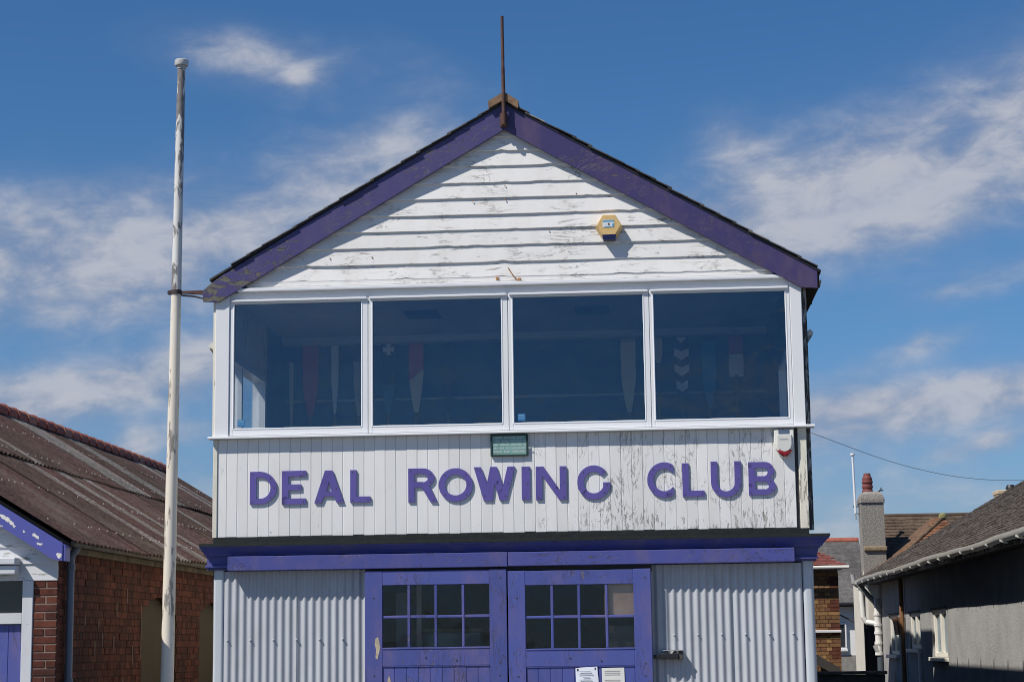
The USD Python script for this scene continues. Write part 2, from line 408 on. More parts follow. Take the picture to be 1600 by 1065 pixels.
# ------------------------------------------------------------------ ground
g = bx(-400, 400, -400, 400, -0.5, 0.0)
structure('ground', g, m_ground)
structure('promenade', bx(-60, 60, -60, -2.6, 0.002, 0.006), plain('promenade_asphalt', (0.15, 0.148, 0.14), rough=0.9, var=0.15, scale=0.7, bump=0.004))

structure('alley', bx(3.0, 5.79, -1.0, 60, 0.002, 0.006), plain('alley_asphalt', (0.05, 0.05, 0.048), rough=0.95, var=0.2))
m_tar = plain('tarred_boards', (0.035, 0.035, 0.036), rough=0.85, var=0.3)

# ================================================================== THE BOATHOUSE
club = thing('boathouse', 'white boarded two-storey boathouse with purple bargeboards and purple double doors, tallest building', 'boathouse', (0, 0, 0))
SL = 0.583           # roof pitch
AX = 0.030           # apex x


def gable(x, z_apex):
    return z_apex - SL * np.abs(x - AX)


# walls behind the cladding (not drawn by the camera except through glass)
gp = Polygon([(-2.93, 5.20), (2.95, 5.20), (2.95, gable(2.95, 7.06)), (AX, 7.06), (-2.93, gable(-2.93, 7.06))])
part('gable_wall', slab(gp, 0.028, 0.10), m_gap, club)
part('back_wall', bx(-2.93, 2.95, 9.4, 9.5, 0, 5.3), m_cream, club)
for sx, xa, xb, ya, yb in ((-1, -2.93, -2.80, 0.10, 1.95), (1, 2.82, 2.95, 0.30, 1.42)):
    # side wall with the side window of the club room
    zt = 4.67 if sx < 0 else 4.60
    part('side_wall', [bx(xa, xb, 0.06, 9.4, 0, 3.45), bx(xa, xb, 0.06, 9.4, zt, 5.3), bx(xa, xb, 0.06, ya, 3.45, zt), bx(xa, xb, yb, 9.4, 3.45, zt)], m_cream if sx < 0 else m_tar, club)
    w = part('side_window', [bx(xa - .005, xb + .005, ya, ya + .06, 3.45, zt), bx(xa - .005, xb + .005, yb - .06, yb, 3.45, zt), bx(xa - .005, xb + .005, ya + .06, yb - .06, zt - .06, zt),
                             bx(xa - .005, xb + .005, ya + .06, yb - .06, 3.45, 3.51), bx(xa + .02, xb - .02, (ya + yb) / 2 - .25, (ya + yb) / 2 - .19, 3.51, zt - .06)], m_upvc, club)
    part('pane', bx((xa + xb) / 2 - .004, (xa + xb) / 2 + .004, ya + .05, yb - .05, 3.5, zt - .05), m_glass_side, w)
# club room upstairs
part('room_floor', bx(-2.80, 2.82, 0.10, 3.0, 2.86, 2.95), m_interior_floor, club)
part('room_ceiling', bx(-2.80, 2.82, 0.06, 3.0, 5.25, 5.29), m_interior_ceiling, club)
part('room_back_wall', bx(-2.80, 2.82, 3.0, 3.06, 2.95, 5.25), m_interior_wall, club)
part('room_side_lining', bx(-2.798, -2.79, 1.98, 3.0, 2.95, 5.25), m_interior_wall, club)
part('room_side_lining', bx(2.81, 2.818, 1.45, 3.0, 2.95, 5.25), m_interior_wall, club)
part('ceiling_beam', cb(-2.78, 2.80, 2.72, 2.95, 5.165, 5.25, .01), m_interior_ceiling, club)
part('dado_rail', cb(-2.78, 2.80, 2.975, 3.0, 4.52, 4.55, .004), m_interior_ceiling, club)
for hx in (-0.98, 0.85):
    part('ceiling_hatch', cb(hx - .18, hx + .18, 1.15, 1.62, 5.235, 5.249, .004), m_interior_wall, club)

# --- gable weatherboards
lv = [5.365, 5.520, 5.690, 5.855, 6.010, 6.180, 6.340, 6.510, 6.665, 6.815]


def clapboard(z0, z1, seed):
    za = 6.955
    half0 = (za - z0) / SL
    xs = np.linspace(AX - half0, AX + half0, max(8, int(half0 * 2 / 0.06)))
    wob = (meshkit.fbm(np.stack([xs * 1.3, np.full_like(xs, seed * 3.1), xs * 0], -1), 4, seed) - 0.5)
    wob2 = (meshkit.fbm(np.stack([xs * 0.8, np.full_like(xs, seed * 7.7), xs * 0], -1), 3, seed + 9) - 0.5)
    chip = np.clip(meshkit.fbm(np.stack([xs * 7, np.full_like(xs, seed * 2.1), xs * 0], -1), 3, seed + 3) - 0.60, 0, 1) * 0.06
    zb = z0 + wob * 0.010 + chip
    zt = np.minimum(z1 + 0.022, za - SL * np.abs(xs - AX) + 0.03)
    zt = np.maximum(zt, zb + 0.004)
    yb = -0.017 + wob2 * 0.010
    t = (zt - zb) / (z1 + 0.022 - z0)
    yt = yb + 0.022 * t
    P = np.stack([np.stack([xs, np.full_like(xs, 0.024), zb], -1), np.stack([xs, yb + .003, zb], -1), np.stack([xs, yb, zb + .003], -1), np.stack([xs, (yb + yt) / 2, (zb + zt) / 2], -1),
                  np.stack([xs, yt, zt], -1), np.stack([xs, np.full_like(xs, 0.026), zt], -1)], 1)
    return grid(P)


for i, z in enumerate(lv):
    z1 = lv[i + 1] if i + 1 < len(lv) else 6.95
    part('weatherboard', clapboard(z, z1, i + 1), m_clap, club, smooth=25)
part('base_board', cb(-2.62, 2.70, -0.012, 0.024, 5.318, 5.372, .006), m_clap, club)
# rust at the middle of the gable foot
part('rusty_stay', [tube([(0.055, -0.05, 5.445), (0.10, -0.045, 5.37), (0.155, -0.03, 5.312)], 0.006, 8), cb(-0.075, -0.045, -0.03, -.01, 5.33, 5.36, .004), cb(0.150, 0.178, -0.036, -.01, 5.315, 5.345, .004)], m_rust_bright, club)
for rx, rz in ((0.46, 5.838), (0.03, 6.30), (0.03, 6.16), (-1.76, 5.60), (-0.30, 6.15), (0.75, 6.20), (-1.33, 5.60)):
    part('nail_head', cb(rx - .006, rx + .006, -0.0225, -0.010, rz - .006, rz + .006, .003), m_rust_bright, club)

# --- bargeboards
def barge(xe, zl, top, bottom, cut):
    """Board from the apex to the eave end xe; cut: corner points at the eave."""
    pts = [(AX, top), (AX, bottom)] + cut
    return Polygon(pts)


bl = Polygon([(AX - .002, 7.143), (AX - .002, 6.872), (-2.888, 5.170), (-3.046, 5.178), (-3.05, 5.285), (-2.97, 5.358), (-2.86, 5.438)])
br = Polygon([(AX + .002, 7.143), (3.128, 5.353), (3.125, 5.158), (2.967, 5.168), (AX + .002, 6.872)])


def board_mesh(poly, y0, y1, seed):
    p = poly.buffer(-0.004).buffer(0.004, join_style=1)
    return slab(p, y0, y1)


part('bargeboard', board_mesh(bl, -0.074, -0.036, 1), m_barge_l, club, label='left purple bargeboard with peeled, lichened lower end')
part('bargeboard', board_mesh(br, -0.074, -0.036, 2), m_barge, club, label='right dark purple bargeboard')
# --- roof
for s, xe in ((-1, -2.98), (1, 3.165)):
    L = abs(xe - AX)
    poly = [(AX, 7.143), (AX + s * L, 7.143 - SL * L), (AX + s * L, 7.143 - SL * L + .022), (AX, 7.165)]
    part('roof_slope', slab(Polygon(poly), -0.0735, 9.6), m_darkwood, club)
    # verge slates seen on edge
    n = 17 if s < 0 else 19
    for k in range(n):
        d0, d1 = 0.06 + k * 0.158, 0.06 + k * 0.158 + 0.20
        if s < 0 and d1 > 2.84:
            break
        r = rng.uniform(-1, 1, 4)
        lift = (0.014 if s < 0 else 0.022) + 0.004 * r[0] + (0.006 if (s > 0 and rng.random() < .3) else 0)
        yv = -0.104 + 0.008 * r[1]
        a = np.array([AX + s * d0, 7.143 - SL * d0 + lift]); b = np.array([AX + s * d1, 7.143 - SL * d1 + lift + 0.012])
        nrm = np.array([s * SL, 1.0]); nrm /= np.linalg.norm(nrm)
        q = [a, b, b + nrm * 0.009, a + nrm * 0.009]
        part('slate', hull([(x, y, z) for x, z in q for y in (yv, yv + 0.26)]), m_slate_light if (s > 0 and rng.random() < .22) else m_slate, club)
    # eave board, soffit and rafter tails
    ze = 7.143 - SL * L
    part('eave_board', bx(*(sorted((AX + s * (L - .05), AX + s * (L - .028)))), 0.0, 9.5, ze - .12, ze - .01), m_darkwood, club)
part('roof_soffit', slab(Polygon([(2.96, 5.27), (3.15, 5.18), (3.15, 5.30), (2.96, 5.41)]), -0.018, 9.5), m_darkwood, club)
for k in range(10):
    y = 0.5 + k * 0.98
    part('eave_bracket', slab(Polygon([(3.10, 5.27), (3.205, 5.27), (3.222, 5.342), (3.205, 5.345), (3.19, 5.30), (3.10, 5.30)]), y, y + .045), m_darkwood, club)
# verge bedding strip, dark line under the slates
for s, L in ((-1, 2.86), (1, 3.12)):
    part('verge_strip', slab(Polygon([(AX, 7.138), (AX + s * L, 7.138 - SL * L), (AX + s * L, 7.138 - SL * L + .018), (AX, 7.156)]), -0.082, -0.0745), m_black, club)
# ridge tiles
for k in range(21):
    y0 = -0.125 + k * 0.455
    w, t = 0.150, 0.052
    P = Polygon([(AX - w, 7.085), (AX - w - .004, 7.160), (AX - .02, 7.238), (AX + .03, 7.240), (AX + w + .004, 7.155), (AX + w, 7.075), (AX + .01, 7.172)])
    part('ridge_tile', slab(P.buffer(-.006).buffer(.006), y0, y0 + .448), m_ridge, club)
# rear block, taller, behind
part('rear_block', bx(-2.6, 2.95, 9.62, 14.6, 0, 5.75), m_tar, club)
part('rear_roof', slab(Polygon([(-2.9, 5.70), (3.2, 5.70), (3.2, 5.80), (0.1, 7.0), (-2.9, 5.80)]), 9.65, 15.0), m_slate, club)

# --- window band
part('corner_trim', cb(-2.922, -2.7815, -0.034, 0.05, 3.806, 5.30, .004), m_upvc, club)
part('corner_trim', cb(2.8515, 2.966, -0.034, 0.05, 3.802, 5.24, .004), m_upvc, club)
part('corner_return', bx(-2.948, -2.924, -0.02, 0.10, 3.80, 5.20), m_cream, club)
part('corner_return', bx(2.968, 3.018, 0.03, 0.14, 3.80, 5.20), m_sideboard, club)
part('window_sill', hull([(x, y, z) for x in (-2.982, 3.047) for y, z in ((-0.074, 3.779), (-0.076, 3.782), (-0.076, 3.797), (-0.070, 3.803), (0.06, 3.812), (0.06, 3.779))]), m_upvc, club)
part('window_head', cb(-2.781, 2.851, -0.012, 0.05, 5.19, 5.268, .002), m_upvc, club)
part('head_drip', cb(-2.70, 2.83, -0.062, 0.05, 5.269, 5.306, .006), m_upvc, club)
cols = [(-2.778, -1.372, -2.737, -1.437), (-1.367, 0.040, -1.326, -0.022), (0.045, 1.454, 0.089, 1.396), (1.459, 2.848, 1.496, 2.806)]
for i, (a, b, ga, gb) in enumerate(cols):
    z0, z1, gz0, gz1 = 3.8125, 5.188, 3.882, 5.150
    f = part('window_frame', [cb(a, ga, -0.020, 0.05, z0, z1, .003), cb(gb, b, -0.020, 0.05, z0, z1, .003), cb(ga, gb, -0.0195, 0.05, z0, gz0, .003), cb(ga, gb, -0.0195, 0.05, gz1, z1, .003)], m_upvc, club)
    part('glazing_bead', [cb(ga - .010, ga + .004, -0.0245, 0.0, gz0 - .006, gz1 + .004, .003), cb(gb - .004, gb + .010, -0.0245, 0.0, gz0 - .006, gz1 + .004, .003), cb(ga + .005, gb - .005, -0.0245, 0.0, gz0 - .010, gz0 + .003, .003)], m_upvc2, f)
    part('drip_strip', cb(a + .01, b - .01, -0.047, -0.0205, 5.168, 5.190, .005), m_upvc, f)
    part('pane', bx(ga - .005, gb + .005, 0.006, 0.012, gz0 - .005, gz1 + .005), m_glass, f)
for x in (-1.3695, 0.0425, 1.4565):
    part('mullion_gap', bx(x - .004, x + .004, -0.004, 0.04, 3.815, 5.185), m_gap, club)
m_sticker = plain('blue_sticker', (0.03, 0.14, 0.33), rough=0.5, var=0.1)
m_sticker2 = plain('pale_blue_print', (0.12, 0.32, 0.50), rough=0.5, var=0.1)
for sx, lb in ((-2.66, 'small square blue sticker low in the leftmost big window'), (0.165, 'small square blue sticker low in the third big window from left')):
    t = thing('window_sticker', lb, 'sticker', (sx, 0.005, 3.92), group='blue stickers on the big windows')
    part('sticker_sheet', bx(sx - .037, sx + .037, 0.0035, 0.0055, 3.905, 3.975), m_sticker, t)
    part('print', [bx(sx - .03, sx + .03, 0.002, 0.0035, z, z + .009) for z in (3.925, 3.945, 3.960)], m_sticker2, t)

# --- matchboarded front
part('board_backing', bx(-2.93, 2.955, 0.022, 0.06, 2.75, 3.79), m_gap, club)
x = -2.800
k = 0
part('corner_board', cb(-2.938, -2.893, -0.012, 0.10, 2.795, 3.777, .004), m_cream, club)
part('matchboard', cb(-2.891, -2.8015, 0.0, 0.02, 2.80, 3.778, .003), m_match, club)
while x < 2.80:
    x1 = min(x + 0.10655, 2.868)
    yo = float(rng.normal(0, 0.0010))
    zo = float(rng.uniform(-0.004, 0.004))
    part('matchboard', cb(x + .0010, x1 - .0010, yo, 0.021, 2.802 + zo, 3.778, .0032), m_match, club)
    x = x1; k += 1
part('corner_board', cb(2.881, 2.966, -0.010, 0.04, 2.792, 3.777, .004), m_cream, club)
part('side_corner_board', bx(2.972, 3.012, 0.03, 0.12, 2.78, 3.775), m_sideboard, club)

# --- cornice, frieze, hanging beam
part('lead_upstand', [cb(-2.93, 2.96, -0.006, 0.02, 2.735, 2.800, .002), hull([(x, y, z) for x in (-2.93, 2.96) for y, z in ((-0.007, 2.742), (-0.16, 2.728), (-0.16, 2.722), (-0.007, 2.73))])], m_lead, club)
part('felt_edge', hull([(x, y, z) for x, y in ((-3.032, -0.178), (3.145, -0.178), (3.10, 0.02), (-3.00, 0.02)) for z in (2.704, 2.732)]), m_lead, club)
prof = [(-0.170, 2.703), (-0.168, 2.690), (-0.140, 2.678), (-0.105, 2.655), (-0.075, 2.632), (-0.062, 2.615), (-0.036, 2.612), (-0.036, 2.60), (0.0, 2.60), (0.0, 2.703)]
P = []
for y, z in prof:
    o = max(0.0, -0.03 - y)
    P.append([(-2.985 - o * 0.35, y, z), (3.052 + o * 0.62, y, z)])
P = np.array(P + [P[0]])
cap = []
for e in (0, 1):
    q = Polygon([(y, z) for y, z in prof])
    vv, ff = trimesh.creation.triangulate_polygon(q, engine='earcut')
    xs = np.array([(-2.985 - max(0.0, -0.03 - y) * 0.35, 3.052 + max(0.0, -0.03 - y) * 0.62)[e] for y in vv[:, 0]])
    cap.append(trimesh.Trimesh(np.stack([xs, vv[:, 0], vv[:, 1]], 1), ff, process=False))
part('cornice', [grid(P)] + cap, m_purple, club)
part('frieze', hull([(-2.983, -0.030, 2.645), (3.052, -0.030, 2.645), (-2.983, -0.030, 2.475), (3.012, -0.030, 2.475), (-2.983, 0.04, 2.645), (3.052, 0.04, 2.645), (-2.983, 0.04, 2.475), (3.012, 0.04, 2.475)]), m_purple, club)
part('frieze_ledge', [cb(-2.992, -2.735, -0.075, -0.031, 2.500, 2.524, .004), cb(2.790, 3.035, -0.075, -0.031, 2.492, 2.516, .004)], m_purple, club)
part('hanging_beam', cb(-2.750, 0.017, -0.152, -0.035, 2.462, 2.603, .005), m_purple, club)
part('hanging_beam', cb(0.021, 2.801, -0.148, -0.035, 2.466, 2.601, .005), m_purple, club)
part('door_head', bx(-1.40, 1.42, -0.06, 0.03, 2.40, 2.474), m_gap, club)

# --- doors
def door(x0, x1, gx0, gx1, colx, ztop, gz0, gz1, row, zrail, nplank):
    yf, yb = -0.132, -0.088
    d = part('door', [cb(x0, gx0, yf, yb, 0.03, ztop, .003)], m_door, club)
    part('stile', cb(gx1, x1, yf - .001, yb, 0.03, ztop + .002, .003), m_door, d)
    part('top_rail', cb(gx0, gx1, yf + .002, yb, gz1, ztop - .003, .003), m_door, d)
    part('middle_rail', cb(gx0, gx1, yf + .002, yb, zrail, gz0, .003), m_door, d)
    part('bottom_rail', cb(gx0, gx1, yf + .002, yb, 0.03, 0.26, .003), m_door, d)
    part('glass_ledge', cb(gx0, gx1, yf - .004, yf + .012, gz0 - .006, gz0 + .010, .003), m_door, d)
    for cx in colx:
        part('glazing_bar', cb(cx - .013, cx + .013, yf + .006, yb, gz0 + .0105, gz1, .004), m_door, d)
    part('glazing_bar', cb(gx0, gx1, yf + .010, yb, row - .013, row + .013, .004), m_door, d)
    ed = [gx0] + list(colx) + [gx1]
    for za, zb in ((gz0 + .011, row - .013), (row + .013, gz1)):
        for a, b in zip(ed[:-1], ed[1:]):
            part('door_pane', bx(a + .013 if a != gx0 else a, b - .013 if b != gx1 else b, yf + .022, yf + .026, za, zb), m_glass_old, d)
    w = (gx1 - gx0) / nplank
    for k in range(nplank):
        part('plank', cb(gx0 + k * w + .0012, gx0 + (k + 1) * w - .0012, yf + .012 + float(rng.normal(0, .0007)), yb, 0.26, zrail - .002, .004), m_door, d)
    part('panel_bead', [cb(gx0 + .004, gx1 - .004, yf + .004, yf + .014, zrail - .011, zrail - .0005, .003)], m_door, d)
    # nail and bolt heads
    for bxp, bz in ((x0 + .085, gz1 - .12), (x0 + .09, zrail - .09), (x1 - .07, zrail + .02), (x1 - .075, zrail - .10), (x1 - .06, gz1 + .06), ((x0 + x1) / 2 - .1, zrail + .08), ((x0 + x1) / 2 + .2, zrail + .05)):
        part('bolt_head', trimesh.creation.cylinder(0.008, segment=((bxp, yf - .004, bz), (bxp, yf + .001, bz)), sections=10), m_gap, d)
    return d


d1 = door(-1.389, 0.003, -1.217, -0.165, (-0.956, -0.692, -0.424), 2.440, 1.686, 2.300, 1.991, 1.520, 9)
d2 = door(0.016, 1.407, 0.184, 1.237, (0.444, 0.706, 0.974), 2.420, 1.658, 2.279, 1.970, 1.497, 9)
m_bare = plain('bare_wood_patch', (0.42, 0.36, 0.26), rough=0.9, var=0.3, scale=20)
part('bare_patch', slab(Polygon([(-1.285, 1.785), (-1.262, 1.80), (-1.250, 1.77), (-1.238, 1.70), (-1.247, 1.66), (-1.265, 1.585), (-1.285, 1.60), (-1.278, 1.68), (-1.292, 1.73)]), -0.1335, -0.1322), m_bare, d1)
part('bare_patch', slab(Polygon([(-1.165, 1.40), (-1.150, 1.43), (-1.135, 1.36), (-1.13, 1.25), (-1.18, 1.25)]), -0.1215, -0.1195), m_bare, d1)
# boat hall behind the doors
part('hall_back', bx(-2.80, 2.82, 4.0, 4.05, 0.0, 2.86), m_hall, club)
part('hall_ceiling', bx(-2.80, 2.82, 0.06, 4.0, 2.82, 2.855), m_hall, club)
part('door_jamb', bx(-1.46, -1.40, 0.026, 0.08, 0, 2.40), m_purple, club)
part('door_jamb', bx(1.42, 1.48, 0.026, 0.08, 0, 2.40), m_purple, club)
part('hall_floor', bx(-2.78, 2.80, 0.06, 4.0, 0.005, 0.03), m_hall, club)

# --- corrugated front
PITCH = 0.07655


def corrugated(x0, x1, yoff, seed):
    n = int((x1 - x0) / PITCH * 10) + 1
    xs = np.linspace(x0, x1, n)
    y = -0.0095 + yoff - 0.0095 * np.cos((xs - PH) / PITCH * 2 * math.pi)
    zs = np.array([0.02, 0.8, 1.6, 2.0, 2.46])
    P = np.zeros((n, len(zs), 3))
    for j, z in enumerate(zs):
        w = (meshkit.fbm(np.stack([xs * 0.9, np.full_like(xs, z * 0.8), np.full_like(xs, seed)], -1), 2, seed) - .5) * 0.011
        P[:, j, 0], P[:, j, 1], P[:, j, 2] = xs, y + w, z
    return grid(P)


PH = -2.7725
part('corrugated_sheet', corrugated(-2.812, -2.085, 0.0, 3), m_corr, club, smooth=60)
part('corrugated_sheet', corrugated(-2.10, -1.385, 0.004, 5), m_corr, club, smooth=60)
for k in range(6):
    bxp = -2.7725 + k * 3 * PITCH
    part('sheet_bolt', lathe([(0, 0.014), (0.006, 0.012), (0.010, 0.006), (0.012, 0.0)], (0, 0, 0), 10).apply_transform(trimesh.transformations.rotation_matrix(math.pi / 2, (1, 0, 0))).apply_translation((bxp, -0.016, 1.785)), m_corr, club, smooth=True)
PH = 1.470
part('corrugated_sheet', corrugated(1.41, 2.175, 0.0, 8), m_corr, club, smooth=60)
part('corrugated_sheet', corrugated(2.160, 2.872, 0.004, 9), m_corr, club, smooth=60)
for k in range(6):
    bxp = 1.470 + PITCH * 3 + k * 3 * PITCH - PITCH
    bxp = 1.470 + PITCH * 2 + k * 3 * PITCH
    part('sheet_bolt', lathe([(0, 0.014), (0.006, 0.012), (0.010, 0.006), (0.012, 0.0)], (0, 0, 0), 10).apply_transform(trimesh.transformations.rotation_matrix(math.pi / 2, (1, 0, 0))).apply_translation((bxp, -0.016, 1.78)), m_corr, club, smooth=True)


def corner_post(x0, x1, r):
    a = [(x0, 0.08), (x0, -0.012 + r)] + [(x0 + r - r * math.cos(t), -0.012 + r - r * math.sin(t)) for t in np.linspace(0.2, math.pi / 2, 6)] + \
        [(x1 - r + r * math.sin(t), -0.012 + r - r * math.cos(t)) for t in np.linspace(0, math.pi / 2 - 0.2, 6)] + [(x1, -0.012 + r), (x1, 0.08)]
    m = trimesh.creation.extrude_polygon(Polygon(a), 2.465, engine='earcut')
    m.apply_translation((0, 0, 0.01))
    return m


part('corner_post', corner_post(-2.921, -2.815, 0.03), m_post, club, smooth=40)
part('corner_post', corner_post(2.876, 2.988, 0.045), m_post, club, smooth=40)
part('wall_lining', [bx(-2.93, -1.46, 0.03, 0.06, 0, 2.60), bx(1.48, 2.97, 0.03, 0.06, 0, 2.60)], m_gap, club)

# ------------------------------------------------------------------ lettering
sign = thing('lettering', 'row of purple wooden capitals reading DEAL ROWING CLUB on the white vertical boards', 'sign lettering', (0.05, -0.001, 3.11))


def stroke(pts, t=0.19, cap=2, join=2):
    return LineString(pts).buffer(t / 2, cap_style=cap, join_style=join, mitre_limit=3)


def arc(cx, cy, rx, ry, a0, a1, n=40):
    return [(cx + rx * math.cos(math.radians(a)), cy + ry * math.sin(math.radians(a))) for a in np.linspace(a0, a1, n)]


def ring(w, h, t, a0=None, a1=None):
    o = Polygon(arc(w / 2, h / 2, w / 2, h / 2, 0, 360, 72)).difference(Polygon(arc(w / 2, h / 2, w / 2 - t, h / 2 - t, 0, 360, 72)))
    return o


def glyph(ch, w, h):
    t = 0.063
    tb = 0.058
    if ch == 'D':
        o = unary_union([sbox(0, 0, w * .38, h), Polygon([(w * .35, 0)] + arc(w * .35, h / 2, w * .65, h / 2, -90, 90) + [(w * .35, h)])])
        i = unary_union([sbox(t, tb, w * .42, h - tb), Polygon(arc(w * .40, h / 2, w * .60 - t, h / 2 - tb, -90, 90))])
        return o.difference(i)
    if ch == 'E':
        return unary_union([sbox(0, 0, t * 1.05, h), sbox(0, h - tb, w, h), sbox(0, 0, w * .99, tb), sbox(0, h * .42, w * .80, h * .42 + tb)])
    if ch == 'A':
        o = Polygon([(0, 0), (w * .36, h), (w * .62, h), (w, 0), (w * .76, 0), (w * .665, h * .20), (w * .335, h * .20), (w * .24, 0)])
        return o.difference(Polygon([(w * .415, h * .36), (w * .585, h * .36), (w * .50, h * .66)]))
    if ch == 'L':
        return unary_union([sbox(0, 0, t, h), sbox(0, 0, w, tb)])
    if ch == 'R':
        b = unary_union([sbox(0, h * .44, w * .5, h), Polygon(arc(w * .5, h * .72, w * .40, h * .28, -90, 90))])
        b = b.difference(unary_union([sbox(t * .98, h * .44 + tb * .95, w * .5, h - tb * .9), Polygon(arc(w * .5, h * .715, w * .40 - t, h * .28 - tb * .92, -90, 90))]))
        return unary_union([sbox(0, 0, t, h), b, Polygon([(w * .44, h * .47), (w * .74, h * .47), (w, 0), (w * .76, 0)])])
    if ch == 'O':
        return ring(w, h, t)
    if ch == 'W':
        s = w
        return unary_union([Polygon([(0, h), (s * .17, h), (s * .385, h * .30), (s * .46, 0.0), (s * .235, 0)]), Polygon([(s * .235, 0), (s * .45, 0), (s * .56, h), (s * .40, h)]),
                            Polygon([(s * .40, h), (s * .56, h), (s * .79, 0), (s * .62, 0)]), Polygon([(s * .62, 0), (s * .79, 0), (s, h), (s * .82, h)])])
    if ch == 'I':
        return sbox(0, 0, w, h)
    if ch == 'N':
        return unary_union([sbox(0, 0, t, h), sbox(w - t * 1.05, 0, w, h), Polygon([(0, h), (t * 1.25, h), (w, 0), (w - t * 1.2, 0)])])
    if ch in 'CG':
        r = ring(w * 1.0 if ch == 'G' else w * 1.28, h, t)
        W = w if ch == 'G' else w * 1.28
        if ch == 'C':
            r = r.difference(Polygon([(w * .97, -1), (9, -1), (9, 2), (w * .97, 2)]))
            r = r.difference(Polygon([(W * .5, h * .5), (9, h * .5 + 9 * .55), (9, h * .5 - 9 * .55)]))
            return r
        r = r.difference(Polygon([(W * .55, h * .5), (W * .55 + 2, h * .5 + 2.0), (W * .55 + 2, h * .5)]))
        return unary_union([r, sbox(W - t * 1.15, h * .36, W * .985, h * .50)])
    if ch == 'U':
        o = unary_union([sbox(0, h * .4, w, h), Polygon(arc(w / 2, h * .41, w / 2, h * .41, 180, 360))])
        i = unary_union([sbox(t, h * .4, w - t, h + 1), Polygon(arc(w / 2, h * .41, w / 2 - t, h * .41 - tb, 180, 360))])
        return o.difference(i)
    if ch == 'B':
        o = unary_union([sbox(0, 0, w * .62, h), Polygon(arc(w * .60, h * .745, w * .36, h * .255, -90, 90)), Polygon(arc(w * .62, h * .27, w * .38, h * .27, -90, 90))])
        i1 = unary_union([sbox(t, h * .57, w * .58, h - tb), Polygon(arc(w * .57, h * .70, w * .15, h * .13, -90, 90))])
        i2 = unary_union([sbox(t, tb, w * .60, h * .41), Polygon(arc(w * .59, h * .29, w * .17, h * .12, -90, 90))])
        return o.difference(i1).difference(i2)


letters = [('D', -2.560, -2.291, 3.121, 3.448), ('E', -2.238, -1.995, 3.116, 3.450), ('A', -1.912, -1.617, 3.123, 3.446), ('L', -1.552, -1.350, 3.124, 3.447),
           ('R', -0.971, -0.681, 3.113, 3.449), ('O', -0.667, -0.329, 3.113, 3.445), ('W', -0.317, 0.092, 3.117, 3.451), ('I', 0.158, 0.240, 3.118, 3.447), ('N', 0.298, 0.601, 3.114, 3.444), ('G', 0.707, 1.034, 3.108, 3.446),
           ('C', 1.396, 1.659, 3.116, 3.463), ('L', 1.741, 1.954, 3.120, 3.449), ('U', 2.021, 2.315, 3.109, 3.460), ('B', 2.388, 2.649, 3.123, 3.448)]
for ch, x0, x1, z0, z1 in letters:
    gl = glyph(ch, x1 - x0, z1 - z0)
    gl = affinity.translate(gl, x0, z0).buffer(-.0025).buffer(.0025)
    p = part('letter', slab(gl, -0.019, -0.002), m_letter, sign, label=f'purple capital letter {ch}')
    er = gl.buffer(-0.024)
    sc = []
    for tx, tz in ((.05, .93), (.05, .07), (.95, .93), (.95, .07), (.9, .5)):
        q = Point(x0 + (x1 - x0) * tx, z0 + (z1 - z0) * tz)
        if er.is_empty:
            continue
        nn = er.boundary.interpolate(er.boundary.project(q))
        if nn.distance(q) < 0.10 and all(nn.distance(Point(*s)) > .06 for s in sc):
            sc.append((nn.x, nn.y))
    part('screws', [trimesh.creation.cylinder(0.0065, segment=((a, -0.0212, b), (a, -0.0185, b)), sections=10) for a, b in sc], m_gap, p)

# ------------------------------------------------------------------ fittings on the front
pl = thing('notice_plaque', 'small green lettered plaque with dark frame under the window sill', 'plaque', (0.04, 0, 3.556))
part('frame', [cb(-0.147, -0.128, -0.034, -0.002, 3.553, 3.770, .004), cb(0.208, 0.227, -0.034, -0.002, 3.553, 3.770, .004), cb(-0.128, 0.208, -0.034, -0.002, 3.553, 3.570, .004), cb(-0.128, 0.208, -0.034, -0.002, 3.755, 3.770, .004)],
     plain('plaque_dark_green', (0.02, 0.045, 0.04), rough=0.5), pl)
part('panel', bx(-0.130, 0.210, -0.024, -0.003, 3.565, 3.758), plain('plaque_green', (0.17, 0.33, 0.29), rough=0.45, var=0.2, scale=9), pl)
strokes = []
for row, (zr, words) in enumerate(((3.738, (.07, .11, .07)), (3.702, (.05, .06, .04, .05, .07)), (3.667, (.05, .09, .11, .03)), (3.632, (.04, .05, .03, .15, .03)), (3.598, (.09, .06, .14)))):
    xw = -0.118 + (0.02 if row < 2 else 0)
    for wd in words:
        xe = xw + wd
        while xw < xe:
            q = float(rng.uniform(.006, .011))
            strokes.append(bx(xw, xw + q * .45, -0.0256, -0.0242, zr - .010, zr + .010))
            if rng.random() < .7:
                zz = zr + float(rng.choice([-.008, 0, .008]))
                strokes.append(bx(xw + q * .45, xw + q * .85, -0.0256, -0.0242, zz - .002, zz + .002))
            xw += q
        xw += .014
part('worn_lettering', strokes, plain('plaque_print', (0.50, 0.58, 0.57), rough=0.5), pl)

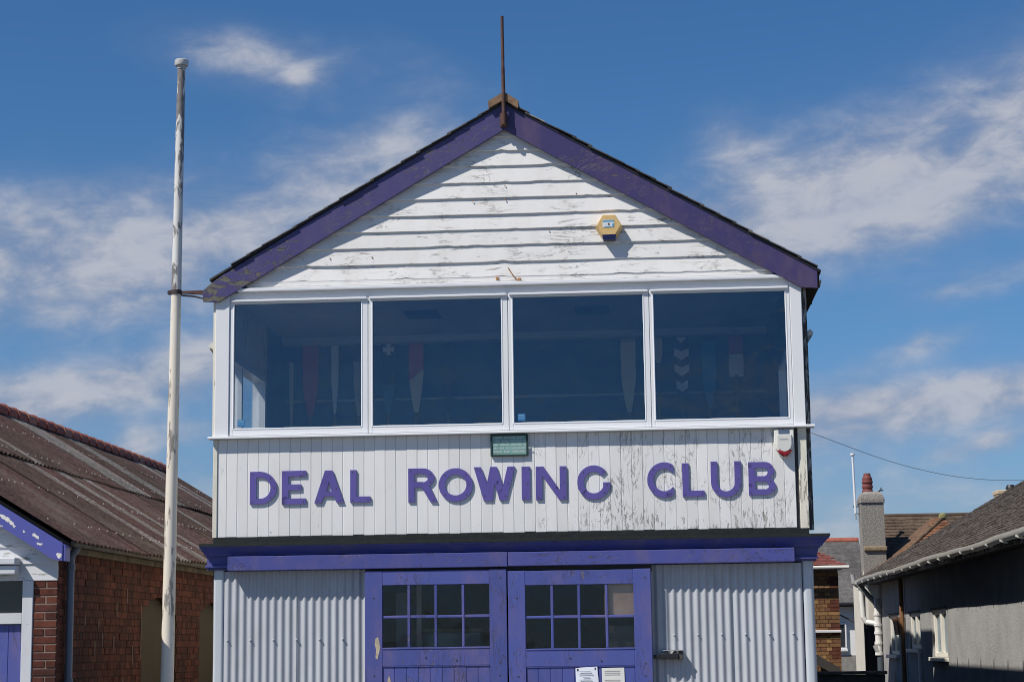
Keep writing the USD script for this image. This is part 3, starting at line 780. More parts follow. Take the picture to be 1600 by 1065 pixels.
# hexagonal bell box
hx = thing('alarm_box', 'yellow hexagonal alarm bell box on the white gable boards', 'alarm box', (1.075, -0.02, 5.735))
def hexa(r, dz=0.0, wx=1.0):
    return [(1.075 + wx * r * math.cos(math.radians(a)), 5.848 + dz + r * .97 * math.sin(math.radians(a))) for a in range(0, 360, 60)]
front, back = hexa(0.118), hexa(0.142, -0.012)
m_yel = plain('yellow_plastic', (0.62, 0.42, 0.17), rough=0.45, var=0.15, scale=10)
part('cover', hull([(x, -0.100, z) for x, z in front] + [(x, -0.085, z) for x, z in hexa(0.126, -.002)] + [(x, -0.006, z) for x, z in back]), m_yel, hx)
part('strobe', hull([(1.005, -0.106, 5.748), (1.145, -0.106, 5.748), (1.015, -0.106, 5.698), (1.135, -0.106, 5.698), (1.00, -0.02, 5.748), (1.15, -0.02, 5.748), (1.015, -0.02, 5.695), (1.135, -0.02, 5.695)]), plain('dark_blue_lens', (0.012, 0.014, 0.06), rough=0.2), hx)
lb = part('paper_label', bx(1.012, 1.126, -0.1025, -0.1002, 5.822, 5.898), plain('pale_label', (0.62, 0.66, 0.68), rough=0.5), hx)
part('printed_mark', [bx(1.014, 1.124, -0.1040, -0.1027, 5.878, 5.896), bx(1.106, 1.124, -0.1040, -0.1027, 5.826, 5.860), bx(1.03, 1.10, -0.1040, -0.1027, 5.824, 5.832)], m_sticker2, lb)
part('screw', trimesh.creation.cylinder(0.010, segment=((1.073, -0.106, 5.855), (1.073, -0.1, 5.855)), sections=10), m_rust, hx)

# white siren
sr = thing('alarm_siren', 'cream shield-shaped alarm siren with red lens at the right end of the boards', 'alarm siren', (2.745, 0, 3.478))
def shield(s, dz=0):
    pts = [(-.098, .135), (-.090, .140), (.090, .140), (.098, .135), (.098, .0), (.085, -.05), (.055, -.10), (.02, -.133), (-.02, -.133), (-.055, -.10), (-.085, -.05), (-.098, .0)]
    return [(2.745 + a * s, 3.618 + b * s + dz) for a, b in pts]
m_siren = plain('cream_plastic', (0.74, 0.73, 0.66), rough=0.35, var=0.05)
part('body', hull([(x, -0.004, z) for x, z in shield(1.0)] + [(x, -0.055, z) for x, z in shield(.97)] + [(x, -0.065, z) for x, z in shield(.92)]), m_siren, sr)
fp = [(-.072, .088), (.072, .088), (.072, -.01), (.06, -.045), (.035, -.072), (0, -.082), (-.035, -.072), (-.06, -.045), (-.072, -.01)]
part('face_plate', hull([(2.745 + a, -0.066, 3.618 + b) for a, b in fp] + [(2.745 + a * .94, -0.082, 3.618 + b * .95) for a, b in fp]), plain('grey_cream_plastic', (0.62, 0.615, 0.57), rough=0.35, var=0.05), sr)
part('lens', hull([(2.745 + a, y, 3.618 + b) for a, b in ((-.078, -.062), (-.05, -.100), (-.018, -.128), (.018, -.128), (.05, -.100), (.078, -.062), (.03, -.085), (-.03, -.085)) for y in (-0.068, -0.0655)] + [(2.745 + a, -.085, 3.618 + b) for a, b in ((-.045, -.09), (.045, -.09), (0, -.12))]), plain('red_lens', (0.22, 0.012, 0.015), rough=0.2), sr)
part('top_panel', bx(2.690, 2.800, -0.0665, -0.0645, 3.712, 3.750), plain('blue_grey_panel', (0.09, 0.13, 0.20), rough=0.2), sr)
part('worn_print', [bx(2.70 + .0065 * k, 2.70 + .0065 * k + .004, -0.0835, -0.0815, 3.655, 3.663) for k in range(13)], plain('grey_print', (0.22, 0.22, 0.27)), sr)

# iron rod on the apex
rod = thing('iron_rod', 'rusty iron rod standing on the apex of the purple gable', 'rod', (0.034, -0.09, 6.90))
part('shaft', [trimesh.creation.cylinder(0.019, segment=((0.036, -0.135, 6.92), (0.033, -0.135, 7.50)), sections=12), trimesh.creation.cylinder(0.0165, segment=((0.033, -0.135, 7.49), (0.030, -0.135, 8.045)), sections=12)], m_rust, rod, smooth=40)
part('socket', [cb(-0.006, 0.070, -0.112, -0.075, 6.895, 7.035, .005), trimesh.creation.cylinder(0.027, segment=((0.036, -0.135, 6.905), (0.036, -0.135, 7.02)), sections=12)], m_rust, rod)

# small floodlight fittings on the two sides
for s, x0, zc, lb in ((-1, -2.950, 4.73, 'small grey wedge-shaped wall fitting on the left side of the boathouse'), (1, 3.016, 4.72, 'small pale wedge-shaped wall fitting on the right side of the boathouse')):
    t = thing('wall_fitting', lb, 'wall fitting', (x0, 0.15, zc), group='wedge-shaped wall fittings')
    part('housing', hull([(x0, 0.06, zc + .02), (x0 + s * .03, 0.06, zc + .05), (x0 + s * .062, 0.06, zc + .02), (x0 + s * .06, 0.06, zc - .005), (x0, 0.06, zc - .03), (x0, .14, zc + .02), (x0 + s * .03, .14, zc + .05), (x0 + s * .062, .14, zc + .02), (x0 + s * .06, .14, zc - .005), (x0, .14, zc - .03)]), plain('fitting_plastic', (0.55, 0.55, 0.5), rough=0.5), t)
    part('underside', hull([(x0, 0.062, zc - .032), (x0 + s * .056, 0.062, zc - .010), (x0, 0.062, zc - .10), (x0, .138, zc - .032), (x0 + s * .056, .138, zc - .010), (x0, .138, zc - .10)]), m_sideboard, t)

# door stay to the right of the doors
st = thing('door_stay', 'black iron door stay with grey plate on the right corrugated sheet', 'door stay', (1.58, -0.02, 1.55))
part('plate', cb(1.505, 1.700, -0.120, -0.022, 1.632, 1.640, .003), m_galv, st)
part('end_block', cb(1.656, 1.70, -0.10, -0.022, 1.545, 1.631, .004), plain('worn_black_iron', (0.07, 0.06, 0.055), rough=0.6, var=0.5, scale=30), st)
part('bar', [cb(1.475, 1.655, -0.115, -0.03, 1.552, 1.605, .006), cb(1.415, 1.475, -0.10, -0.05, 1.56, 1.595, .004)], m_black, st)

# notices on the door
def paper(pts, bow, lb, tint):
    t = thing('notice_sheet', lb, 'notice', (pts[0][0], -0.125, 1.19), group='notices pinned to the right door')
    (xa, za), (xb, zb), (xc, zc), (xd, zd) = pts     # top left, top right, bottom right, bottom left
    P = np.zeros((7, 7, 3))
    for i, u in enumerate(np.linspace(0, 1, 7)):
        for j, v in enumerate(np.linspace(0, 1, 7)):
            x = (1 - v) * ((1 - u) * xa + u * xb) + v * ((1 - u) * xd + u * xc); z = (1 - v) * ((1 - u) * za + u * zb) + v * ((1 - u) * zd + u * zc)
            P[i, j] = (x, -0.1275 - bow * math.sin(u * 3.1) * v, z)
    P2 = P.copy(); P2[..., 1] += .0007
    part('sheet', [grid(P), grid(P2[:, ::-1])], plain('paper_' + tint, {'white': (0.74, 0.77, 0.82), 'cream': (0.70, 0.69, 0.65)}[tint], rough=0.8, var=0.04), t)
    return t
t = paper([(0.661, 1.478), (0.870, 1.497), (0.895, 1.19), (0.67, 1.18)], 0.010, 'white notice sheet with grey heading, pinned left of the other on the right door', 'white')
m_ink = plain('grey_ink', (0.40, 0.42, 0.47), rough=0.8)
part('print', [bx(a, b, -0.1375, -0.1371, z, z + .008) for a, b, z in ((.70, .81, 1.441), (.69, .83, 1.416), (.73, .80, 1.385), (.70, .82, 1.36))], m_ink, t)
part('pin', [bx(.675, .690, -.1305, -.1288, 1.452, 1.472), bx(.845, .856, -.1305, -.1288, 1.462, 1.482)], m_gap, t)
t = paper([(0.915, 1.477), (1.130, 1.477), (1.140, 1.19), (0.917, 1.19)], 0.003, 'cream printed notice sheet, pinned right of the other on the right door', 'cream')
part('print', [bx(.94, 1.09, -.1312, -.1308, z, z + .005) for z in (1.445, 1.428, 1.411, 1.36, 1.345)], plain('pale_ink', (0.52, 0.50, 0.47), rough=0.8), t)

# ------------------------------------------------------------------ things seen through the glass
def oar(name_label, x, ztop, zend, w, cols, shaft=(0.20, 0.17, 0.13), y=2.87, extra=None, tip_flat=True):
    """Painted blade hung tip up. cols: list of (material colour, from, to) along the blade, 0 = tip."""
    t = thing('oar', name_label, 'oar', (x, y, zend), group='oars hanging in the upstairs club room')
    L = ztop - zend
    def half(v):       # half width at fraction v from the tip
        return w / 2 * (0.93 + 0.07 * math.sin(math.pi * min(v / .3, 1))) if v < .42 else w / 2 * max(0.13, 1 - ((v - .42) / .58) ** 1.4 * .87)
    for c, a, b in cols:
        vs = np.linspace(a, b, 10)
        pts = [(x - half(v), ztop - v * L) for v in vs] + [(x + half(v), ztop - v * L) for v in vs[::-1]]
        part('blade', slab(Polygon(pts), y - .012, y + .012), plain('oar_%d' % len(_used), c, rough=0.4, var=0.08), t)
    part('shaft', trimesh.creation.cylinder(0.022, segment=((x, y, 2.96), (x, y, zend + .06)), sections=10), plain('oar_shaft_%d' % len(_used), shaft, rough=0.5), t)
    return t


oar('narrow pale oar leaning nearest the left side window', -2.684, 4.98, 4.10, 0.05, [((0.55, 0.55, 0.52), 0, 1)])
oar('red bladed oar between the side window and the pale blue oar', -2.46, 5.16, 4.28, 0.19, [((0.50, 0.05, 0.06), 0, 1)])
oar('pale blue-white oar, first right of the red bladed one', -2.175, 5.19, 4.30, 0.085, [((0.62, 0.68, 0.72), 0, 1)])
oar('grey and cream oar behind the first window mullion', -1.90, 5.16, 4.28, 0.12, [((0.10, 0.11, 0.13), 0, .22), ((0.42, 0.40, 0.36), .22, 1)])
t = oar('black oar with a white cross on its blade', -1.549, 5.18, 4.30, 0.17, [((0.03, 0.035, 0.05), 0, .56), ((0.06, 0.18, 0.28), .56, 1)])
cr = unary_union([Polygon([(-.012, 0), (.012, 0), (.034, s * .062), (-.034, s * .062)]) for s in (1, -1)] + [Polygon([(0, -.012), (0, .012), (s * .062, .034), (s * .062, -.034)]) for s in (1, -1)])
part('cross', slab(affinity.translate(cr, -1.549, 5.10), 2.853, 2.857), plain('oar_white', (0.78, 0.79, 0.80), rough=0.5), t)
t = thing('oar', 'red and cream oar split diagonally, near the middle of the second window', 'oar', (-1.23, 2.87, 4.35), group='oars hanging in the upstairs club room')
w = .085
blade = Polygon([(-w, .0), (-w, -.36), (-w * .8, -.55), (-w * .35, -.78), (-w * .15, -.85), (w * .15, -.85), (w * .35, -.78), (w * .8, -.55), (w, -.36), (w, 0)])
blade = affinity.translate(blade, -1.23, 5.175)
red = blade.intersection(Polygon([(-2, 6), (-1, 6), (-1, 4.86), (-1.145, 4.86), (-1.315, 4.72), (-2, 4.72)]))
part('blade', slab(red, 2.858, 2.882), plain('oar_red', (0.52, 0.06, 0.07), rough=0.4), t)
part('blade_tip', slab(blade.difference(red), 2.858, 2.882), plain('oar_cream', (0.70, 0.62, 0.40), rough=0.4), t)
part('shaft', trimesh.creation.cylinder(0.022, segment=((-1.23, 2.87, 2.96), (-1.23, 2.87, 4.36)), sections=10), plain('oar_shaft_red', (0.22, 0.16, 0.12)), t)
oar('dark slim oar right of the red and cream one', -0.86, 5.17, 4.30, 0.10, [((0.06, 0.045, 0.06), 0, 1)])
oar('cream oar with a dark green band at its tip in the third window', 1.217, 5.16, 4.25, 0.175, [((0.40, 0.37, 0.25), 0, .045), ((0.05, 0.12, 0.12), .045, .10), ((0.35, 0.36, 0.28), .10, .125), ((0.05, 0.12, 0.12), .125, .16), ((0.70, 0.64, 0.44), .16, 1)])
oar('short cream oar blade just right of the third mullion', 1.562, 5.16, 4.80, 0.10, [((0.66, 0.58, 0.34), 0, .8)])
t = oar('dark blue oar with three white chevrons', 1.826, 5.18, 4.30, 0.17, [((0.015, 0.022, 0.045), 0, 1)])
for zc in (5.12, 4.985, 4.80, 4.615):
    s = .083 if zc > 4.7 else .065
    c = Polygon([(-s, .05), (0, .012), (s, .05), (s, -.035), (0, -.088), (-s, -.035)])
    if zc > 5.1:
        c = Polygon([(-s * .7, .04), (s * .7, .04), (0, -.03)])
    part('chevron', slab(affinity.translate(c, 1.826, zc), 2.853, 2.857), plain('chevron_%d' % len(_used), (0.80, 0.81, 0.82), rough=0.5), t)
oar('bright blue oar between the chevron oar and the red and white oar', 2.137, 5.10, 4.28, 0.16, [((0.03, 0.24, 0.50), 0, 1)])
t = oar('oar with red top and white lower blade in the rightmost window', 2.446, 5.16, 4.66, 0.165, [((0.50, 0.04, 0.07), 0, .42)])
part('blade_tip', slab(sbox(2.364, 4.69, 2.528, 4.948), 2.858, 2.882), plain('oar_white_blue', (0.76, 0.78, 0.80), rough=0.4), t)

t = thing('plywood_sheet', 'plywood sheet standing behind the top right pane of the right door', 'board', (1.12, -0.07, 1.2))
part('panel', cb(0.955, 1.33, -0.082, -0.066, 1.955, 2.33, .002), m_ply, t)
part('lower_panel', cb(0.96, 1.33, 0.0, 0.015, 1.1, 1.88, .002), plain('dark_panel', (0.06, 0.05, 0.045)), t)
t = thing('storage_box', 'teal box stacked behind the lower panes of the left door', 'box', (-0.75, 0.6, 0))
part('carton', cb(-1.02, -0.30, 0.45, 0.95, 0.0, 1.84, .01), m_teal, t)
part('lid', cb(-1.04, -0.28, 0.43, 0.97, 1.842, 1.88, .01), plain('olive_lid', (0.10, 0.085, 0.035)), t)
t = thing('pale_board', 'pale grey board standing behind the upper left panes of the left door', 'board', (-1.1, 0.5, 0))
part('panel', cb(-1.14, -1.00, 0.30, 0.32, 1.3, 2.24, .002), plain('grey_panel', (0.10, 0.115, 0.125)), t)
part('batten', cb(-0.93, -0.88, 0.28, 0.32, 1.3, 2.33, .002), plain('pale_batten', (0.26, 0.22, 0.19)), t)

# ------------------------------------------------------------------ flagpole
PY = 0.02
fp_ = thing('flagpole', 'tall weathered white flagpole with flat grey cap left of the boathouse', 'flagpole', (-3.375, PY, 0))
def pole_at(z):
    return -3.393 + (z / 7.675) * 0.069
def pole_mesh(z0, z1, seed):
    zs = np.linspace(z0, z1, max(6, int((z1 - z0) / .12)))
    n = 28
    P = np.zeros((len(zs), n + 1, 3))
    for i, z in enumerate(zs):
        r = 0.0705 - 0.030 * (z / 7.675) ** 1.1
        for j in range(n + 1):
            a = 2 * math.pi * j / n
            rr = r + (meshkit.fbm(np.array([math.cos(a) * 1.5, math.sin(a) * 1.5, z * 2.2]), 3, seed) - .5) * 0.004
            P[i, j] = (pole_at(z) + rr * math.cos(a), PY + rr * math.sin(a), z)
    return grid(P[::-1])
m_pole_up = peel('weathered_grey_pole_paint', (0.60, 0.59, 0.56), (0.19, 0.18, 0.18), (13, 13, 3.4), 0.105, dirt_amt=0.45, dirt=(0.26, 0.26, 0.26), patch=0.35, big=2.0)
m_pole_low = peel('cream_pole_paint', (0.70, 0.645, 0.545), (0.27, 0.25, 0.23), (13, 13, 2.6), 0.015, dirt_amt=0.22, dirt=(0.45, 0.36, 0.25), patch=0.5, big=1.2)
part('upper_pole', pole_mesh(5.30, 7.675, 2), m_pole_up, fp_, smooth=True, label='grey weathered upper pole')
part('lower_pole', pole_mesh(0.0, 5.30, 3), m_pole_low, fp_, smooth=True, label='cream painted lower pole with grey bare patches')
part('cap', lathe([(0, 0.072), (0.060, 0.070), (0.070, 0.062), (0.072, 0.02), (0.066, 0.004), (0.048, 0.0), (0.046, -0.03), (0, -0.03)], (pole_at(7.675), PY, 7.68), 24), plain('grey_cap', (0.40, 0.40, 0.39), rough=0.6, var=0.3, scale=12), fp_, smooth=40)
zc = 5.295
m_iron = plain('rusted_clamp', (0.05, 0.035, 0.035), rough=0.75, var=0.4, scale=20)
xc = pole_at(zc)
ringm = trimesh.creation.annulus(0.049, 0.058, 0.045, sections=28); ringm.apply_translation((xc, PY, zc))
part('clamp', [ringm, cb(xc - .085, xc - .052, PY - .025, PY + .025, zc - .02, zc + .02, .004)], m_iron, fp_)
part('bracket_arm', [hull([(xc + .055, y, zc + dz) for y in (PY - .02, PY + .02) for dz in (.012, -.012)] + [(-2.99, y, zc + dz) for y in (PY - .02, PY + .02) for dz in (.012, -.035)])], m_rust, fp_)
part('brace', tube([(xc + .055, PY, zc - .03), (-3.16, PY, zc - .045), (-2.98, PY, zc - .09)], 0.009, 8), m_iron, fp_)

# ------------------------------------------------------------------ overhead cable
cable_pts = [(3.028, 0.114, 3.736), (3.492, 0.863, 3.655), (4.058, 1.777, 3.572), (4.677, 2.779, 3.532), (5.26, 3.721, 3.543), (6.009, 4.932, 3.622), (7.2, 6.87, 3.86), (8.6, 9.15, 4.28)]
from scipy.interpolate import CubicSpline
cs = CubicSpline(np.arange(len(cable_pts)), np.array(cable_pts))
single('overhead_cable', tube(list(cs(np.linspace(0, len(cable_pts) - 1, 40))), 0.0028, 6, joints=False), plain('cable_sheath', (0.16, 0.17, 0.18), rough=0.5), 'thin dark overhead cable sagging from the boathouse corner to the right', 'cable')

# ================================================================== LEFT BRICK BUILDING
XL = -4.22
lb = thing('brick_hall', 'long red brick hall with patched maroon roof and blue gable board, left of the boathouse', 'hall', (XL, -0.9, 0))


def brick_mat(name, col, dirt):
    return M(name, {'g': ('geometry', {}), 'n1': ('noise_texture', {'scale': 14.0, 'detail': 6, 'roughness': 0.65}), 'n2': ('noise_texture', {'scale': 1.3, 'detail': 4, 'roughness': 0.6}),
                    'r1': ('map_range', {'from_min': 0.25, 'from_max': 0.75, 'to_min': 0.6, 'to_max': 1.4}), 'oi': ('object_info', {}), 'ri': ('map_range', {'to_min': 0.82, 'to_max': 1.18}), 'mm': ('math', {'math_type': 'multiply'}),
                    'gi': ('map_range', {'to_min': 0.86, 'to_max': 1.14}), 'm2': ('math', {'math_type': 'multiply'}),
                    'hs': ('hsv', {'color': col}), 'dr': ('map_range', {'range_type': 'smoothstep', 'from_min': 0.45, 'from_max': 0.72, 'to_min': 0.0, 'to_max': 0.75, 'clamp': True}), 'mx': ('mix', {'mix_type': 'mix', 'color2': dirt}),
                    'b': ('bump', {'distance': 0.003, 'strength': 1.0}), 'p': ('principled_bsdf', {'roughness': 0.9, 'specular_ior_level': 0.2})},
             [('g.position', 'n1.vector'), ('g.position', 'n2.vector'), ('n1.fac', 'r1.value'), ('oi.random', 'ri.value'), ('r1.result', 'mm.value1'), ('ri.result', 'mm.value2'), ('g.random_per_island', 'gi.value'), ('mm.value', 'm2.value1'), ('gi.result', 'm2.value2'), ('m2.value', 'hs.value'),
              ('n2.fac', 'dr.value'), ('hs.color', 'mx.color1'), ('dr.result', 'mx.fac'), ('mx.color', 'p.base_color'), ('n1.fac', 'b.height'), ('b.normal', 'p.normal')])


reds = [brick_mat('red_brick_a', (0.118, 0.037, 0.025), (0.05, 0.024, 0.018)), brick_mat('red_brick_b', (0.100, 0.032, 0.022), (0.045, 0.022, 0.018)), brick_mat('red_brick_c', (0.140, 0.048, 0.031), (0.06, 0.03, 0.022)), brick_mat('red_brick_d', (0.085, 0.031, 0.024), (0.04, 0.020, 0.017))]
m_mortar = plain('old_mortar', (0.20, 0.15, 0.115), rough=0.95, var=0.35, scale=6)
m_mortar_dark = plain('dark_mortar', (0.055, 0.030, 0.022), rough=0.95, var=0.5, scale=2.5)  # side wall mortar, a darker tone than on the front pier
m_panel = plain('brown_boarded_recess', (0.060, 0.046, 0.026), rough=0.8, var=0.15, scale=0.8)
# front pier
part('front_wall', [bx(-4.45, XL - .004, -0.8945, -0.80, 0, 2.37), bx(-11.5, -6.2, -0.89, 0.0, 0, 2.37)], m_mortar, lb)
H = 0.0752
for k in range(31):
    z1 = 2.368 - k * H
    z0 = z1 - 0.064
    if z0 < 0.02:
        break
    if k % 2:
        spans = [(-4.449, XL - .001)]
    else:
        c = -4.333 + float(rng.uniform(-.012, .012))
        spans = [(-4.449, c - .005), (c + .005, XL - .001)]
    for a, b in spans:
        part('brick', cb(a, b, -0.900 + float(rng.normal(0, .0015)), -0.80, z0, z1, .005), reds[int(rng.integers(4))], lb)
# side wall, with two blind arches
arches = [(2.22, 3.75), (4.98, 6.50), (7.75, 9.3), (10.5, 12.0), (13.3, 14.8)]
wallpoly = sbox(-0.88, 0.0, 17.4, 2.70)
op = []
for a, b in arches:
    op.append(unary_union([sbox(a, 0, b, 2.17), Polygon([(a, 2.16)] + [(a + (b - a) * t, 2.17 + 0.13 * math.sin(math.pi * t)) for t in np.linspace(0, 1, 13)] + [(b, 2.16)])]))
ops = unary_union(op)
part('side_wall', slab_x(wallpoly.difference(ops), XL - .22, XL - .009), m_mortar_dark, lb)
for a, b in arches:
    part('recess_panel', bx(XL - .14, XL - .10, a - .02, b + .02, 0, 2.34), m_panel, lb)
bricks = []
for k in range(35):
    z1 = 2.635 - k * H
    z0 = z1 - 0.068
    if z0 < 0.0:
        break
    flem = 0.225 if k % 2 else 0.1125
    y = -0.885 if k % 2 else -0.885 + 0.056 - 0.1125
    while y < 17.3:
        ln = flem
        a, b = max(y + .0035, -0.875), min(y + ln - .0035, 17.35)
        y += ln
        if b - a < .02:
            continue
        r = sbox(a, z0, b, z1).difference(ops.buffer(.004))
        if r.is_empty:
            continue
        for gm in getattr(r, 'geoms', [r]):
            u0, w0, u1, w1 = gm.bounds
            if u1 - u0 > .03 and w1 - w0 > .02:
                bricks.append((u0, u1, w0, w1))
bricks.sort(key=lambda q: (0 if (q[2] > 1.28 and q[0] < 3.9) else 1, q[0]))
rest = [[], [], [], []]
for i, (u0, u1, w0, w1) in enumerate(bricks):
    o = XL + float(rng.normal(0, .002))
    if i < 270:
        part('brick', cb(XL - .06, o, u0, u1, w0, w1, .005), reds[int(rng.integers(4))], lb)
    else:
        rest[int(rng.integers(4))].append(bx(XL - .06, o, u0, u1, w0, w1))
for i, r in enumerate(rest):
    part('brickwork', r, reds[i], lb, kind='stuff')
m_efflo = plain('lime_streak', (0.16, 0.11, 0.085), rough=0.95, var=0.4, scale=30)
for yy, za, zb in ((0.48, 1.93, 2.02), (0.62, 1.75, 1.88), (0.36, 1.65, 1.80), (1.05, 1.70, 1.86), (1.15, 2.05, 2.2), (1.80, 1.55, 1.75), (2.14, 1.62, 2.2), (1.55, 2.2, 2.36), (0.0, 1.95, 2.05), (1.42, 1.30, 1.42)):
    part('lime_streak', bx(XL + .001, XL + .0055, yy, yy + .03, za, zb), m_efflo, lb)
part('wall_plate', [cb(XL - .12, XL + .035, -0.86, 17.3, 2.640, 2.705, .01)], plain('mossy_mortar', (0.15, 0.125, 0.085), rough=0.95, var=0.6, scale=5, bump=0.02, bscale=12), lb)
# roof
RS = 0.61
XE, ZE = -4.085, 2.742
XR = -7.90
ZR = ZE + RS * (XE - XR)
SLn = math.hypot(XE - XR, ZR - ZE)
ux, uz = (XR - XE) / SLn, (ZR - ZE) / SLn
nx, nz = RS / math.hypot(1, RS), 1 / math.hypot(1, RS)


def roof_mat(name, col, col2, moss=0.6):
    return M(name, {'g': ('geometry', {}), 'mp': ('mapping', {'scale': (1.4, 5.5, 1.4)}), 'n1': ('noise_texture', {'scale': 1.0, 'detail': 8, 'roughness': 0.68}), 'n2': ('noise_texture', {'scale': 26.0, 'detail': 5, 'roughness': 0.7}), 'n3': ('noise_texture', {'scale': 0.8, 'detail': 6, 'roughness': 0.65}),
                    'r1': ('map_range', {'range_type': 'smoothstep', 'from_min': 0.40, 'from_max': 0.66, 'clamp': True}), 'mx': ('mix', {'mix_type': 'mix', 'color1': col, 'color2': col2}), 'r2': ('map_range', {'from_min': 0.3, 'from_max': 0.7, 'to_min': 0.35, 'to_max': 1.65}),
                    'hs': ('hsv', {}), 'r3': ('map_range', {'range_type': 'smoothstep', 'from_min': 0.52, 'from_max': 0.72, 'to_max': moss, 'clamp': True}), 'm3': ('mix', {'mix_type': 'mix', 'color2': (0.15, 0.13, 0.105)}),
                    'b': ('bump', {'distance': 0.006, 'strength': 1.0}), 'p': ('principled_bsdf', {'roughness': 0.92, 'specular_ior_level': 0.2})},
             [('g.position', 'mp.vector'), ('mp.vector', 'n1.vector'), ('g.position', 'n2.vector'), ('g.position', 'n3.vector'), ('n1.fac', 'r1.value'), ('r1.result', 'mx.fac'), ('n2.fac', 'r2.value'), ('mx.color', 'hs.color'), ('r2.result', 'hs.value'),
              ('n3.fac', 'r3.value'), ('hs.color', 'm3.color1'), ('r3.result', 'm3.fac'), ('m3.color', 'p.base_color'), ('n2.fac', 'b.height'), ('b.normal', 'p.normal')])


maroons = [roof_mat('maroon_sheet_a', (0.088, 0.050, 0.044), (0.052, 0.034, 0.030)), roof_mat('maroon_sheet_b', (0.104, 0.064, 0.056), (0.062, 0.041, 0.036)), roof_mat('brown_sheet', (0.080, 0.055, 0.045), (0.050, 0.034, 0.029))]
greys = [roof_mat('grey_sheet_a', (0.180, 0.170, 0.160), (0.110, 0.098, 0.090)), roof_mat('grey_sheet_b', (0.200, 0.175, 0.165), (0.120, 0.100, 0.092))]


def roof_sheet(y0, y1, s0, s1, lift, side=1):
    pitch = 0.1465
    n = max(4, int(round((y1 - y0) / pitch * 6)))
    ys = np.linspace(y0, y1, n + 1)
    h = 0.015 * np.cos(ys / pitch * 2 * math.pi)
    ss = np.linspace(s0, s1, 4)
    P = np.zeros((n + 1, 5, 3))
    for j, s in enumerate(ss):
        wv = (meshkit.fbm(np.stack([ys * .7, np.full_like(ys, s), ys * 0], -1), 2, 4) - .5) * .03
        hh = h + lift + wv
        P[:, j, 0] = XE + ux * s + nx * hh; P[:, j, 1] = ys; P[:, j, 2] = ZE + uz * s + nz * hh
    P[:, 4] = P[:, 0]; P[:, 4, 0] -= nx * .012; P[:, 4, 2] -= nz * .012
    P = np.concatenate([P[:, 4:5], P[:, :4]], 1)
    return grid(P)


for tier, (s0, s1, lift) in enumerate(((-0.06, 2.36, 0.030), (2.24, SLn + .02, 0.058))):
    y = -1.06
    k = 0
    while y < 17.5:
        gry = rng.random() < (0.42 if tier == 0 else 0.46)
        wd = 0.1465 * int(rng.integers(2, 4) if gry else rng.integers(4, 8))
        y1 = min(y + wd, 17.6)
        mt = greys[int(rng.integers(2))] if gry else maroons[int(rng.integers(3))]
        part('roof_sheet', roof_sheet(y, y1 + .02, s0, s1, lift + float(rng.uniform(-.006, .008))), mt, lb, smooth=50)
        y = y1; k += 1
bolts = []
for s in (0.32, 1.25, 2.46, 3.5):
    y = -0.9
    while y < 17.4:
        if rng.random() < .72:
            c = trimesh.creation.cone(0.0115, 0.020, sections=6); h = 0.052 + (0.028 if s > 2.3 else 0)
            ss = s + float(rng.normal(0, .015))
            c.apply_translation((XE + ux * ss + nx * h, y + float(rng.normal(0, .01)), ZE + uz * ss + nz * h)); bolts.append(c)
        y += 0.1465 * (2 if rng.random() < .6 else 1)
part('roof_bolts', bolts, plain('pale_bolt_cap', (0.27, 0.25, 0.235), rough=0.8, var=0.3), lb, kind='stuff')
m_ridge_red = [plain('red_ridge_tile_a', (0.31, 0.095, 0.062), rough=0.85, var=0.35, scale=9), plain('red_ridge_tile_b', (0.34, 0.15, 0.10), rough=0.85, var=0.35, scale=9), plain('red_ridge_tile_c', (0.25, 0.075, 0.052), rough=0.85, var=0.35, scale=9)]
for k in range(41):
    y0 = -1.0 + k * 0.45
    n = 9
    th = np.linspace(-0.35, math.pi + .35, n)
    rows = []
    for yy, r in ((y0, 0.132), (y0, 0.150), (y0 + .06, 0.152), (y0 + .07, 0.136), (y0 + .46, 0.130)):
        rows.append(np.stack([XR + r * 1.05 * np.cos(th), np.full(n, yy), ZR + 0.05 + r * .92 * np.sin(th)], -1))
    part('ridge_tile', grid(np.array(rows)), m_ridge_red[int(rng.integers(3))], lb, smooth=35)
# far slope and gable ends
part('far_slope', hull([(XR, -1.0, ZR + .02), (XR, 17.5, ZR + .02), (2 * XR - XE, -1.0, ZE), (2 * XR - XE, 17.5, ZE), (XR, -1.0, ZR - .03), (XR, 17.5, ZR - .03), (2 * XR - XE, -1.0, ZE - .05), (2 * XR - XE, 17.5, ZE - .05)]), maroons[0], lb)
part('roof_deck', hull([(XR, -0.95, ZR - .02), (XR, 17.5, ZR - .02), (XE - .02, -0.95, ZE - .02), (XE - .02, 17.5, ZE - .02), (XR, -0.95, ZR - .06), (XR, 17.5, ZR - .06), (XE - .02, -0.95, ZE - .05), (XE - .02, 17.5, ZE - .05)]), m_darkwood, lb)
part('end_wall', slab(Polygon([(XL - .02, 0), (XL - .02, 2.6), (XR, ZR - .1), (2 * XR - XL, 2.6), (2 * XR - XL, 0)]), 17.2, 17.4), reds[1], lb)
part('gutter', [hull([(XE + dx, y, ZE - .035 + dz) for y in (-0.98, 17.4) for dx, dz in ((.01, .03), (.05, .03), (.045, -.01), (.03, -.025), (.015, -.01))])], plain('dark_gutter', (0.10, 0.085, 0.065), rough=0.8, var=0.4, scale=4), lb)
